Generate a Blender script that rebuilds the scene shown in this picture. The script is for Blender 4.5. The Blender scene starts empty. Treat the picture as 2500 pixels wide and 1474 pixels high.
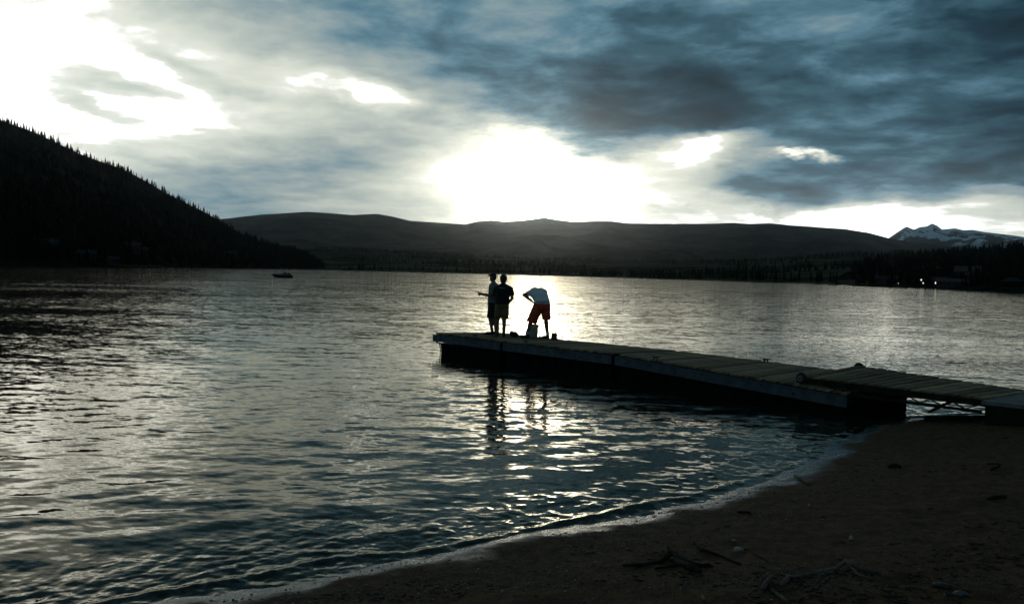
import bpy, bmesh, math, random
import numpy as np
from mathutils import Vector, Matrix

# ------------------------------------------------------------------ camera
F, YH, ROLL, CAMH = 2165.0, 665.0, 0.024, 2.3          # focal length in photo pixels, horizon row, roll, eye height
PITCH = math.atan((737.0 - YH) / F)
SR, CR, SP, CP = math.sin(ROLL), math.cos(ROLL), math.sin(PITCH), math.cos(PITCH)

def ray(px, py):
    u, v = (px - 1250.0) / F, -(py - 737.0) / F
    u2, v2 = CR * u - SR * v, SR * u + CR * v
    return np.array([u2, CP + v2 * SP, -SP + v2 * CP])

scene = bpy.context.scene
cam_data = bpy.data.cameras.new("camera")
cam_data.sensor_width = 36.0
cam_data.lens = 36.0 * F / 2500.0
cam_data.clip_start, cam_data.clip_end = 0.05, 60000.0
cam = bpy.data.objects.new("camera", cam_data)
scene.collection.objects.link(cam)
right, up, fwd = Vector((CR, SR * SP, SR * CP)), Vector((-SR, CR * SP, CR * CP)), Vector((0, CP, -SP))
M = Matrix((right, up, -fwd)).transposed().to_4x4()
M.translation = (0, 0, CAMH)
cam.matrix_world = M
scene.camera = cam

# ------------------------------------------------------------------ exposure
vs = scene.view_settings
vs.view_transform, vs.look, vs.exposure, vs.gamma = 'Standard', 'None', 0.0, 1.0
vs.use_curve_mapping = False
scene.cycles.max_bounces = 4
scene.cycles.diffuse_bounces = 2
scene.cycles.glossy_bounces = 3
scene.cycles.transparent_max_bounces = 6
scene.cycles.volume_bounces = 0
scene.cycles.use_adaptive_sampling = True
scene.cycles.adaptive_threshold = 0.01
scene.cycles.adaptive_min_samples = 32
scene.cycles.sample_clamp_direct = 0.0
scene.cycles.sample_clamp_indirect = 6.0
scene.cycles.caustics_reflective = False
scene.cycles.caustics_refractive = False

# ------------------------------------------------------------------ sun
SUN_DIR = Vector(ray(1312, 478)).normalized()
SUN_EL = math.asin(SUN_DIR.z); SUN_AZ = math.atan2(SUN_DIR.x, SUN_DIR.y)
sun_data = bpy.data.lights.new("sun", 'SUN')
sun_data.energy, sun_data.angle, sun_data.color = 0.03, math.radians(3.0), (1.0, 0.86, 0.62)
sun = bpy.data.objects.new("sun", sun_data)
sun.rotation_euler = SUN_DIR.to_track_quat('Z', 'Y').to_euler()
scene.collection.objects.link(sun)

# ------------------------------------------------------------------ sky: cloud cover over a clear evening sky
def s2l(c):
    c = c / 255.0
    return c / 12.92 if c <= 0.04045 else ((c + 0.055) / 1.055) ** 2.4

world = bpy.data.worlds.new("World"); scene.world = world; world.use_nodes = True
wt = world.node_tree; wt.nodes.clear(); WN, WL = wt.nodes, wt.links

class NB:
    """small node-building helper"""
    def __init__(s, tree): s.t = tree; s.N = tree.nodes; s.L = tree.links
    def node(s, typ, **kw):
        n = s.N.new(typ)
        for k, v in kw.items(): setattr(n, k, v)
        return n
    def inp(s, n, i, v):
        if v is None: return
        if isinstance(v, bpy.types.NodeSocket): s.L.new(v, n.inputs[i])
        else: n.inputs[i].default_value = v
    def math(s, op, a, b=None, c=None, clamp=False):
        n = s.node('ShaderNodeMath', operation=op); n.use_clamp = clamp
        s.inp(n, 0, a); s.inp(n, 1, b); s.inp(n, 2, c); return n.outputs[0]
    def vmath(s, op, a, b=None, scale=None):
        n = s.node('ShaderNodeVectorMath', operation=op)
        s.inp(n, 0, a)
        if b is not None: s.inp(n, 1, b)
        if scale is not None: s.inp(n, 3, scale)
        return n.outputs['Value'] if op in ('LENGTH', 'DOT_PRODUCT', 'DISTANCE') else n.outputs[0]
    def noise(s, vec, scale, detail=2.0, rough=0.5, dist=0.0):
        n = s.node('ShaderNodeTexNoise')
        s.inp(n, 'Vector', vec); s.inp(n, 'Scale', scale); s.inp(n, 'Detail', detail); s.inp(n, 'Roughness', rough); s.inp(n, 'Distortion', dist)
        return n
    def mapr(s, v, a, b, c=0.0, d=1.0, smooth=True):
        n = s.node('ShaderNodeMapRange'); n.interpolation_type = 'SMOOTHSTEP' if smooth else 'LINEAR'
        s.inp(n, 0, v); s.inp(n, 1, a); s.inp(n, 2, b); s.inp(n, 3, c); s.inp(n, 4, d); return n.outputs[0]
    def mixf(s, f, a, b):
        n = s.node('ShaderNodeMix'); n.data_type = 'FLOAT'
        s.inp(n, 0, f); s.inp(n, 2, a); s.inp(n, 3, b); return n.outputs[0]
    def mixc(s, f, a, b, mode='MIX'):
        n = s.node('ShaderNodeMix'); n.data_type = 'RGBA'; n.blend_type = mode; n.clamp_factor = True
        s.inp(n, 0, f); s.inp(n, 6, a); s.inp(n, 7, b); return n.outputs[2]
    def mapping(s, vec, loc=(0, 0, 0), rot=(0, 0, 0), scale=(1, 1, 1), typ='POINT'):
        n = s.node('ShaderNodeMapping', vector_type=typ)
        s.inp(n, 0, vec); n.inputs[1].default_value = loc; n.inputs[2].default_value = rot; n.inputs[3].default_value = scale
        return n.outputs[0]
    def ramp(s, f, stops):
        n = s.node('ShaderNodeValToRGB'); r = n.color_ramp
        while len(r.elements) < len(stops): r.elements.new(0.5)
        for e, (p, c) in zip(r.elements, stops): e.position = p; e.color = (*c, 1)
        s.inp(n, 0, f); return n.outputs[0]

W = NB(wt)
dirn = W.node('ShaderNodeTexCoord').outputs['Generated']
sep = W.node('ShaderNodeSeparateXYZ'); WL.new(dirn, sep.inputs[0])
az = W.math('ARCTAN2', sep.outputs[0], sep.outputs[1])
el = W.math('ARCSINE', sep.outputs[2])
comb = W.node('ShaderNodeCombineXYZ'); WL.new(az, comb.inputs[0]); WL.new(el, comb.inputs[1])
flat = W.mapping(dirn, scale=(1.0, 1.0, 2.6))
n_lo = W.noise(flat, 5.0, 1.0, 0.55)
n_hi = W.noise(flat, 15.0, 4.0, 0.6)
w_lo = W.vmath('SCALE', W.vmath('SUBTRACT', n_lo.outputs['Color'], (0.5, 0.5, 0.5)), scale=0.05)
w_hi = W.vmath('SCALE', W.vmath('SUBTRACT', n_hi.outputs['Color'], (0.5, 0.5, 0.5)), scale=0.055)
warp = W.vmath('ADD', comb.outputs[0], W.vmath('MULTIPLY', W.vmath('ADD', w_lo, w_hi), (1.0, 0.62, 0.0)))

def azel(px, py):
    d = ray(px, py); d = d / np.linalg.norm(d)
    return math.atan2(d[0], d[1]), math.asin(d[2])

# cloud cover, as tone over bearing (columns) at several heights above the horizon (rows)
COLS = [-600, -200, 0, 150, 300, 450, 600, 700, 800, 900, 1000, 1100, 1200, 1300, 1400, 1500, 1600, 1700, 1800, 1900, 2000, 2100, 2200, 2300, 2400, 2500, 2700, 3100]
ROWS = [
    (-420, [.38, .42, .44, .44, .43, .42, .41, .40, .40, .39, .38, .37, .37, .37, .36, .36, .35, .35, .35, .35, .34, .33, .32, .31, .30, .30, .30, .32]),
    (0,   [.50, .80, .87, .80, .70, .62, .58, .55, .53, .52, .52, .50, .56, .56, .50, .48, .45, .50, .50, .48, .48, .42, .33, .26, .22, .20, .22, .30]),
    (100, [.55, .88, .95, .94, .88, .79, .70, .65, .58, .53, .50, .49, .56, .55, .43, .37, .33, .38, .48, .50, .48, .42, .34, .24, .20, .18, .20, .30]),
    (200, [.55, .90, 1.02, 1.03, 1.01, .97, .90, .87, .84, .77, .66, .52, .42, .41, .34, .28, .28, .27, .28, .33, .34, .32, .31, .29, .27, .26, .26, .30]),
    (280, [.55, .90, 1.02, 1.04, 1.04, 1.01, .94, .87, .82, .77, .70, .62, .52, .42, .34, .30, .28, .28, .31, .35, .36, .33, .30, .28, .26, .25, .26, .30]),
    (350, [.55, .90, 1.02, 1.04, 1.03, .98, .90, .84, .78, .66, .72, .82, .84, .72, .52, .58, .74, .84, .64, .60, .42, .34, .38, .36, .29, .28, .28, .30]),
    (420, [.55, .85, .92, .92, .90, .85, .78, .69, .62, .66, .88, 1.0, 1.04, 1.05, 1.04, 1.0, .94, .86, .50, .43, .38, .33, .32, .33, .34, .35, .35, .32]),
    (470, [.55, .80, .85, .80, .75, .65, .61, .64, .64, .74, .90, 1.0, 1.04, 1.05, 1.04, 1.0, .95, .92, .76, .50, .50, .60, .52, .46, .45, .50, .50, .40]),
    (510, [.55, .70, .75, .70, .68, .66, .63, .66, .70, .74, .80, .82, .95, 1.0, 1.0, .96, .90, .94, 1.0, 1.02, 1.01, 1.0, 1.0, .97, .86, .80, .70, .50]),
    (548, [.55, .70, .70, .70, .68, .70, .72, .74, .74, .78, .80, .84, .93, 1.0, 1.02, 1.02, 1.01, 1.0, 1.0, 1.0, 1.01, 1.03, 1.04, 1.04, 1.02, 1.0, .90, .70]),
]
warp_s = W.node('ShaderNodeSeparateXYZ'); WL.new(warp, warp_s.inputs[0])
u_az = W.math('MULTIPLY_ADD', warp_s.outputs[0], 1 / 2.4, 0.5)
E, last = None, None
for py, vals in ROWS:
    n = W.node('ShaderNodeValToRGB'); r = n.color_ramp; r.interpolation = 'B_SPLINE'
    while len(r.elements) < len(vals): r.elements.new(0.5)
    for e_, px, v in zip(r.elements, COLS, vals): e_.position = azel(px, 600)[0] / 2.4 + 0.5; e_.color = (v / 1.25, v / 1.25, v / 1.25, 1)
    WL.new(u_az, n.inputs[0]); tone_row = n.outputs[0]; el_row = azel(1250, py)[1]
    E = tone_row if E is None else W.mixf(W.mapr(warp_s.outputs[1], last, el_row), E, tone_row)
    last = el_row
E = W.math('MULTIPLY', E, 1.25)
# single clouds and gaps: (photo x, y, half width, half height, tilt with right side down, tone, core share)
CLOUDS = [
    (890, 226, 195, 50, 12, 1.06, 0.2),        # white streak
    (740, 205, 130, 40, 5, 0.97, 0.0),
    (430, 148, 170, 26, 20, 0.84, 0.0),         # wisps on the bright veil
    (290, 208, 210, 36, 12, 0.82, 0.0),
    (230, 254, 150, 38, 20, 0.82, 0.0),
    (560, 215, 150, 36, 5, 0.82, 0.0),
    (560, 495, 240, 30, 5, 0.58, 0.2),          # blue gap above the slope
    (1620, 62, 190, 50, 0, 0.31, 0.2),          # lumps in the dark bank
    (1890, 165, 170, 40, 5, 0.28, 0.2),
    (1250, 165, 150, 70, 12, 0.40, 0.2),
    (1700, 358, 200, 44, -12, 1.03, 0.2),       # bright wedge under the bank
    (1965, 378, 115, 15, 5, 1.0, 0.3),
    (1800, 398, 100, 22, -5, 0.58, 0.2),
    (1890, 448, 170, 36, 5, 0.38, 0.4),         # ragged cloud below
    (2240, 428, 330, 44, 5, 0.34, 0.4),
    (2090, 348, 140, 24, 12, 0.36, 0.2),
    (2440, 488, 120, 18, 5, 0.62, 0.3),
    (1640, 497, 110, 16, -5, 0.76, 0.2),
]
ROTS = (-12, -5, 0, 5, 12, 20)
turned = {}
for r in ROTS:
    if r == 0: turned[r] = warp; continue
    c, q = math.cos(math.radians(r)), math.sin(math.radians(r))
    cx = W.node('ShaderNodeCombineXYZ')
    WL.new(W.vmath('DOT_PRODUCT', warp, (c, -q, 0)), cx.inputs[0]); WL.new(W.vmath('DOT_PRODUCT', warp, (q, c, 0)), cx.inputs[1])
    turned[r] = cx.outputs[0]
for (px, py, rx, ry, rot, val, core) in CLOUDS:
    a, e = azel(px, py)
    r = min(ROTS, key=lambda k: abs(k - rot)); c, q = math.cos(math.radians(r)), math.sin(math.radians(r))
    a, e = a * c - e * q, a * q + e * c
    n = W.node('ShaderNodeVectorMath', operation='MULTIPLY_ADD')
    sx, sy = F / rx, F / ry
    W.inp(n, 0, turned[r]); W.inp(n, 1, (sx, sy, 0)); W.inp(n, 2, (-a * sx, -e * sy, 0))
    E = W.mixf(W.mapr(W.vmath('LENGTH', n.outputs[0]), 1.0, core), E, val)
zq = W.math('ADD', W.math('MAXIMUM', sep.outputs[2], 0.0), 0.13)
plane = W.vmath('MULTIPLY', W.vmath('DIVIDE', dirn, W.node('ShaderNodeCombineXYZ').outputs[0]), (1, 1, 0))      # cloud layer seen in perspective
cz = [n for n in WN if n.type == 'COMBXYZ' and not n.inputs[0].is_linked][-1]
for k in range(3): WL.new(zq, cz.inputs[k])
plane = W.vmath('ADD', plane, W.vmath('SCALE', w_lo, scale=5.0))
d1 = W.noise(plane, 1.15, 8.0, 0.62).outputs['Fac']
d2 = W.noise(plane, 4.6, 4.0, 0.6).outputs['Fac']
tex = W.math('MULTIPLY_ADD', W.math('SUBTRACT', d1, 0.5), 0.78, W.math('MULTIPLY', W.math('SUBTRACT', d2, 0.5), 0.36))
fade = W.mapr(E, 0.42, 0.85, 1.0, 0.48)
E = W.math('ADD', E, W.math('MULTIPLY', tex, fade))
def L3(r, g, b): return (s2l(r), s2l(g), s2l(b))
tone = W.ramp(E, [(0.08, L3(16, 28, 35)), (0.25, L3(34, 60, 73)), (0.38, L3(60, 94, 109)), (0.50, L3(94, 133, 150)), (0.60, L3(134, 158, 166)),
                  (0.70, L3(166, 180, 178)), (0.80, L3(198, 207, 198)), (0.90, L3(230, 234, 220)), (1.0, L3(253, 254, 247))])
bright = W.mapr(E, 0.93, 1.10, 1.0, 3.3)
mu = W.math('MAXIMUM', W.vmath('DOT_PRODUCT', dirn, tuple(SUN_DIR)), 0.0)
glow = W.math('ADD', W.math('MULTIPLY', W.math('POWER', mu, 1100.0), 13.0), W.math('MULTIPLY', W.math('POWER', mu, 330.0), 2.0))   # the sun behind the cloud
glow = W.math('MULTIPLY', glow, W.mapr(E, 0.45, 1.0, 0.0, 1.0))
clouds = W.vmath('SCALE', tone, scale=W.math('MULTIPLY', bright, 9.6))
clouds = W.vmath('ADD', clouds, W.vmath('SCALE', (10.0, 9.0, 6.8), scale=glow))
sky = W.node('ShaderNodeTexSky', sky_type='NISHITA'); sky.sun_disc = False
sky.sun_elevation, sky.sun_rotation = SUN_EL, SUN_AZ
sky.air_density, sky.dust_density = 1.0, 1.5
cover = W.mapr(E, 0.44, 0.62, 0.9997, 0.985)
mixed = W.mixc(cover, sky.outputs[0], clouds)
bg = W.node('ShaderNodeBackground'); WL.new(mixed, bg.inputs[0]); bg.inputs[1].default_value = 0.1
out = W.node('ShaderNodeOutputWorld'); WL.new(bg.outputs[0], out.inputs[0])
world.cycles.sampling_method = 'MANUAL'; world.cycles.sample_map_resolution = 512

# ------------------------------------------------------------------ helpers
rng = np.random.default_rng(7)
random.seed(7)
COL = scene.collection

def tag(o, label=None, cat=None, group=None, kind=None):
    for k, v in (('label', label), ('category', cat), ('group', group), ('kind', kind)):
        if v: o[k] = v
    return o

def link(name, me, mat=None, parent=None):
    o = bpy.data.objects.new(name, me); COL.objects.link(o)
    if mat: me.materials.append(mat)
    if parent: o.parent = parent
    return o

def empty(name, loc=(0, 0, 0), rz=0.0):
    o = bpy.data.objects.new(name, None); o.location = loc; o.rotation_euler = (0, 0, rz); o.empty_display_size = 0.1
    COL.objects.link(o); return o

def mesh_np(name, V, Fc, smooth=False):
    V = np.asarray(V, np.float32); Fc = np.asarray(Fc, np.int32); k = Fc.shape[1]
    me = bpy.data.meshes.new(name)
    me.vertices.add(len(V)); me.vertices.foreach_set('co', V.ravel())
    me.loops.add(Fc.size); me.loops.foreach_set('vertex_index', Fc.ravel())
    me.polygons.add(len(Fc)); me.polygons.foreach_set('loop_start', np.arange(0, Fc.size, k, dtype=np.int32))
    me.polygons.foreach_set('use_smooth', np.full(len(Fc), smooth))
    me.update(calc_edges=True); return me

def grid_faces(nr, nc, wrap=False):
    i = np.arange(nr - 1)[:, None]; j = np.arange(nc if wrap else nc - 1)[None, :]
    a = i * nc + j; b = i * nc + (j + 1) % nc
    return np.stack([a, b, b + nc, a + nc], -1).reshape(-1, 4)

class MB:
    """collects simple solids into one mesh"""
    def __init__(s): s.v, s.f, s.n = [], [], 0
    def add(s, V, Fs):
        s.v += [tuple(map(float, p)) for p in V]; s.f += [tuple(int(i) + s.n for i in f) for f in Fs]; s.n = len(s.v); return s
    def hexa(s, P):                       # 8 corners: bottom ring then top ring, counter-clockwise from above
        return s.add(P, [(3, 2, 1, 0), (4, 5, 6, 7), (0, 1, 5, 4), (1, 2, 6, 5), (2, 3, 7, 6), (3, 0, 4, 7)])
    def box(s, c, d, rz=0.0):
        x, y, z = [q / 2 for q in d]; ca, sa = math.cos(rz), math.sin(rz); P = []
        for zz in (-z, z):
            for xx, yy in ((-x, -y), (x, -y), (x, y), (-x, y)):
                P.append((c[0] + xx * ca - yy * sa, c[1] + xx * sa + yy * ca, c[2] + zz))
        return s.hexa(P)
    def bar(s, a, b, w, h=None, up=(0, 0, 1)):
        a, b = Vector(a), Vector(b); d = (b - a).normalized(); sd = d.cross(Vector(up))
        if sd.length < 1e-4: sd = d.cross(Vector((1, 0, 0)))
        sd.normalize(); u = sd.cross(d); h = h or w; P = []
        for uu in (-h / 2, h / 2):
            for p, q in ((a, -w / 2), (a, w / 2), (b, w / 2), (b, -w / 2)):
                P.append(p + sd * q + u * uu)
        return s.hexa(P)
    def tube(s, pts, rad, n=8, caps=True, jit=0.0):
        pts = [Vector(p) for p in pts]; k = len(pts)
        rad = rad if hasattr(rad, '__len__') else [rad] * k
        V = []; ref = None
        for i, p in enumerate(pts):
            t = (pts[min(i + 1, k - 1)] - pts[max(i - 1, 0)]).normalized()
            if ref is None: ref = t.orthogonal().normalized()
            ref = (ref - t * ref.dot(t)).normalized(); q = t.cross(ref)
            for j in range(n):
                a = 2 * math.pi * j / n; r = rad[i] * (1 + jit * (random.random() - 0.5) * 2)
                V.append(p + ref * math.cos(a) * r + q * math.sin(a) * r)
        Fs = [tuple(map(int, f)) for f in grid_faces(k, n, True)]
        if caps: Fs += [tuple(range(n - 1, -1, -1)), tuple(range((k - 1) * n, k * n))]
        return s.add(V, Fs)
    def lathe(s, prof, n=16, c=(0, 0, 0)):          # profile of (radius, z)
        V = [(c[0] + r * math.cos(2 * math.pi * j / n), c[1] + r * math.sin(2 * math.pi * j / n), c[2] + z) for r, z in prof for j in range(n)]
        Fs = [tuple(map(int, f)) for f in grid_faces(len(prof), n, True)]
        Fs += [tuple(range(n - 1, -1, -1)), tuple(range((len(prof) - 1) * n, len(prof) * n))]
        return s.add(V, Fs)
    def ball(s, c, r, n=10, m=7):
        r = r if hasattr(r, '__len__') else (r, r, r); V = []; 
        for i in range(m + 1):
            ph = math.pi * (0.02 + 0.96 * i / m)
            for j in range(n):
                th = 2 * math.pi * j / n
                V.append((c[0] + r[0] * math.sin(ph) * math.cos(th), c[1] + r[1] * math.sin(ph) * math.sin(th), c[2] - r[2] * math.cos(ph)))
        Fs = [tuple(map(int, f)) for f in grid_faces(m + 1, n, True)]
        Fs += [tuple(range(n - 1, -1, -1)), tuple(range(m * n, (m + 1) * n))]
        return s.add(V, Fs)
    def mesh(s, name, smooth=False):
        me = bpy.data.meshes.new(name); me.from_pydata(s.v, [], s.f)
        if smooth: me.polygons.foreach_set('use_smooth', [True] * len(me.polygons))
        me.update(); return me
    def build(s, name, mat=None, parent=None, smooth=False):
        return link(name, s.mesh(name, smooth), mat, parent)

_tab = rng.random((256, 256))
def vnoise(x, y):
    x, y = np.asarray(x, float), np.asarray(y, float)
    xi, yi = np.floor(x).astype(int), np.floor(y).astype(int); fx, fy = x - xi, y - yi
    fx, fy = fx * fx * (3 - 2 * fx), fy * fy * (3 - 2 * fy)
    g = lambda a, b: _tab[a & 255, b & 255]
    return (g(xi, yi) * (1 - fx) + g(xi + 1, yi) * fx) * (1 - fy) + (g(xi, yi + 1) * (1 - fx) + g(xi + 1, yi + 1) * fx) * fy
def fbm(x, y, o=4, gain=0.5):
    t, a, w = 0.0, 1.0, 0.0
    for k in range(o):
        t = t + a * vnoise(x * 2 ** k + 17.3 * k, y * 2 ** k - 9.1 * k); w += a; a *= gain
    return t / w

# ------------------------------------------------------------------ materials
def new_mat(name):
    m = bpy.data.materials.new(name); m.use_nodes = True; m.node_tree.nodes.clear()
    b = NB(m.node_tree); o = b.node('ShaderNodeOutputMaterial'); return m, b, o

def surf(name, col, rough=0.8, col2=None, nscale=6.0, bump=0.0, bscale=40.0, stretch=(1, 1, 1), metal=0.0, spec=0.4, detail=5.0):
    m, b, o = new_mat(name)
    p = b.node('ShaderNodeBsdfPrincipled')
    co = b.mapping(b.node('ShaderNodeTexCoord').outputs['Object'], scale=stretch)
    if col2 is None: col2 = tuple(c * 0.65 for c in col)
    n = b.noise(co, nscale, detail, 0.6)
    f = b.mapr(n.outputs['Fac'], 0.35, 0.65)
    m.node_tree.links.new(b.mixc(f, (*col, 1), (*col2, 1)), p.inputs['Base Color'])
    b.inp(p, 'Roughness', b.mapr(n.outputs['Fac'], 0.3, 0.7, max(rough - 0.08, 0.02), min(rough + 0.08, 1), False))
    p.inputs['Metallic'].default_value = metal; p.inputs['Specular IOR Level'].default_value = spec
    if bump:
        bn = b.node('ShaderNodeBump'); bn.inputs['Strength'].default_value = bump; bn.inputs['Distance'].default_value = 0.02
        m.node_tree.links.new(b.noise(co, bscale, 4.0, 0.6).outputs['Fac'], bn.inputs['Height']); m.node_tree.links.new(bn.outputs[0], p.inputs['Normal'])
    m.node_tree.links.new(p.outputs[0], o.inputs[0]); return m

def emit(name, col, strength):
    m, b, o = new_mat(name); e = b.node('ShaderNodeEmission'); e.inputs[0].default_value = (*col, 1); e.inputs[1].default_value = strength
    m.node_tree.links.new(e.outputs[0], o.inputs[0]); return m

MAT = {
    'plank': surf('weathered_plank', (0.32, 0.21, 0.12), 0.9, (0.15, 0.10, 0.058), 3.0, 0.6, 60, (1.0, 14, 14), spec=0.15),
    'steel': surf('galvanised_steel', (0.055, 0.07, 0.082), 0.65, (0.036, 0.046, 0.055), 5.0, 0.1, 30, metal=0.25),
    'black': surf('black_plastic', (0.007, 0.007, 0.007), 0.9, bump=0.1, spec=0.05),
    'dark_wood': surf('tarred_timber', (0.024, 0.02, 0.016), 0.9, (0.012, 0.010, 0.008), 4, 0.4, 40, spec=0.08),
    'bolt': surf('bolt_head', (0.03, 0.03, 0.03), 0.5, metal=0.6),
    'rubber': surf('rubber', (0.014, 0.014, 0.014), 0.75),
    'rim': surf('wheel_rim', (0.16, 0.12, 0.10), 0.5, metal=0.3),
    'concrete': surf('concrete', (0.14, 0.135, 0.12), 0.9, (0.08, 0.078, 0.07), 5, 0.5, 30),
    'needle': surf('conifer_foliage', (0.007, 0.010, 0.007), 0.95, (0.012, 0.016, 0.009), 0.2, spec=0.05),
    'drift': surf('driftwood', (0.15, 0.10, 0.062), 0.85, (0.07, 0.046, 0.03), 12, 0.6, 50),
    'drift_dark': surf('wet_driftwood', (0.03, 0.02, 0.013), 0.8, (0.015, 0.010, 0.007), 12, 0.6, 50, spec=0.1),
    'pebble': surf('pebble', (0.075, 0.06, 0.045), 0.55, (0.018, 0.015, 0.012), 14, detail=2),
    'pale_stone': surf('pale_stone', (0.36, 0.29, 0.19), 0.6, (0.20, 0.16, 0.11), 20),
    'skin': surf('skin', (0.17, 0.095, 0.06), 0.6, (0.13, 0.07, 0.045), 5),
    'hair': surf('dark_hair', (0.012, 0.009, 0.008), 0.6, bump=0.4, bscale=120),
    'white_shirt': surf('white_shirt', (0.60, 0.60, 0.59), 0.9, (0.50, 0.50, 0.49), 4, 0.5, 9),
    'patterned_shirt': surf('patterned_shirt', (0.21, 0.20, 0.20), 0.9, (0.05, 0.05, 0.055), 22, 0.3, 9, detail=1.0),
    'black_shirt': surf('black_shirt', (0.012, 0.013, 0.016), 0.9, bump=0.4, bscale=9),
    'khaki': surf('khaki_shorts', (0.15, 0.105, 0.04), 0.9, (0.10, 0.07, 0.026), 6, 0.4, 9),
    'black_cloth': surf('black_shorts', (0.014, 0.013, 0.013), 0.9, bump=0.4, bscale=9),
    'red_cloth': surf('red_shorts', (0.42, 0.06, 0.022), 0.85, (0.32, 0.04, 0.016), 6, 0.5, 9),
    'shoe': surf('dark_shoe', (0.018, 0.016, 0.015), 0.7),
    'sock': surf('white_sock', (0.66, 0.68, 0.72), 0.9),
    'print': surf('pale_print', (0.55, 0.55, 0.56), 0.8),
    'bucket': surf('bucket_plastic', (0.70, 0.66, 0.54), 0.5, (0.55, 0.52, 0.42), 8),
    'carton': surf('red_carton', (0.10, 0.018, 0.016), 0.7, (0.06, 0.012, 0.012), 18),
    'glass_bottle': surf('brown_bottle', (0.03, 0.014, 0.008), 0.15, spec=0.6),
    'bag': surf('black_bag', (0.014, 0.014, 0.015), 0.8, bump=0.5, bscale=12),
    'rod': surf('rod_blank', (0.02, 0.02, 0.022), 0.35, metal=0.3),
    'cork': surf('cork_grip', (0.22, 0.13, 0.07), 0.8),
    'hull': surf('boat_hull', (0.05, 0.05, 0.055), 0.3, (0.04, 0.04, 0.044), 2),
    'boat_deck': surf('boat_deck', (0.30, 0.30, 0.30), 0.5),
    'canvas': surf('canvas', (0.05, 0.055, 0.06), 0.9),
    'alu': surf('aluminium_tube', (0.16, 0.16, 0.16), 0.6, metal=0.3),
    'glass': surf('boat_glass', (0.10, 0.12, 0.13), 0.08, spec=0.8),
    'timber_wall': surf('timber_wall', (0.02, 0.015, 0.012), 0.85, (0.012, 0.010, 0.008), 1.0),
    'pale_wall': surf('pale_wall', (0.04, 0.037, 0.032), 0.85, (0.028, 0.026, 0.023), 1.0),
    'brown_roof': surf('brown_roof', (0.06, 0.032, 0.026), 0.85, (0.04, 0.022, 0.018), 1.5),
    'grey_roof': surf('grey_roof', (0.026, 0.027, 0.028), 0.85, (0.018, 0.019, 0.02), 1.5, spec=0.1),
    'pane': surf('window_pane', (0.02, 0.022, 0.025), 0.5, spec=0.2),
    'lamp_glow': emit('lamp_glow', (1.0, 0.96, 0.84), 0.9),  # emission standing in for sky reflections along the right shore
    'lit_window': emit('lit_window', (1.0, 0.95, 0.80), 1.2),  # lit window of one house; on the little boathouse, added sky glints
    'duck': surf('duck_feather', (0.03, 0.025, 0.02), 0.8),
    'grass': surf('shore_grass', (0.03, 0.035, 0.015), 0.8, (0.05, 0.05, 0.022), 5),
}

# ------------------------------------------------------------------ shoreline and beach
SHORE = np.array([(-400, -260), (-120, -80), (-40, -20), (-16, -4.2), (-7.5, 1.6), (-4.2, 4.3), (-2.31, 5.94), (-1.84, 6.23), (-1.07, 6.86), (0.05, 7.59), (0.73, 8.16), (1.93, 9.0),
                  (2.9, 9.95), (3.56, 10.81), (4.3, 11.9), (5.14, 13.2), (5.9, 14.15), (6.7, 14.85), (7.51, 15.2), (8.4, 15.5), (11, 16.5), (16, 18.5), (30, 25), (80, 60), (150, 150), (200, 260), (230, 420)], float)
def shore_dist(x, y):
    """distance to the water's edge, positive on land"""
    x, y = np.asarray(x, float), np.asarray(y, float); best = np.full(x.shape, 1e9); sgn = np.ones(x.shape)
    for (ax, ay), (bx, by) in zip(SHORE[:-1], SHORE[1:]):
        dx, dy = bx - ax, by - ay; t = np.clip(((x - ax) * dx + (y - ay) * dy) / (dx * dx + dy * dy), 0, 1)
        d = np.hypot(x - ax - t * dx, y - ay - t * dy); cr = dx * (y - ay) - dy * (x - ax)
        m = d < best; best = np.where(m, d, best); sgn = np.where(m, np.where(cr < 0, 1.0, -1.0), sgn)
    return best * sgn

def beach_z(x, y):
    x, y = np.asarray(x, float), np.asarray(y, float)
    d = shore_dist(x, y) + 0.26 * (fbm(x * 0.9, y * 0.9, 3) - 0.5) + 0.16 * (fbm(x * 3.7 + 5, y * 3.7, 3) - 0.5)
    land = 0.55 * (1 - np.exp(-np.maximum(d, 0) * 0.22)) + 0.004 * np.maximum(d, 0)
    wet = np.where(d < 0, np.maximum(0.13 * d, -1.2), land)
    dry = np.clip((d - 0.5) / 1.5, 0, 1)
    rough = dry * (0.06 * (fbm(x * 0.8, y * 0.8, 3) - 0.5) + 0.06 * (fbm(x * 3.3, y * 3.3, 4) - 0.5))
    bank = 0.42 * np.exp(-(((x - 10.3) / 1.5) ** 2 + ((y - 13.6) / 1.6) ** 2))
    return wet + rough + bank

def graded(lo, hi, fine_lo, fine_hi, step, g=1.22):
    a = list(np.arange(fine_lo, fine_hi, step)); s = step; x = a[-1]
    while x < hi: s *= g; x += s; a.append(min(x, hi))
    s, x, pre = step, a[0], []
    while x > lo: s *= g; x -= s; pre.append(max(x, lo))
    return np.array(pre[::-1] + a)

gx, gy = graded(-420, 420, -5.0, 10.5, 0.055), graded(-420, 420, 3.2, 17.0, 0.055)
GX, GY = np.meshgrid(gx, gy)
beach = link('beach', mesh_np('beach', np.stack([GX, GY, beach_z(GX, GY)], -1).reshape(-1, 3), grid_faces(len(gy), len(gx)), True))
tag(beach, kind='structure')

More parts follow.
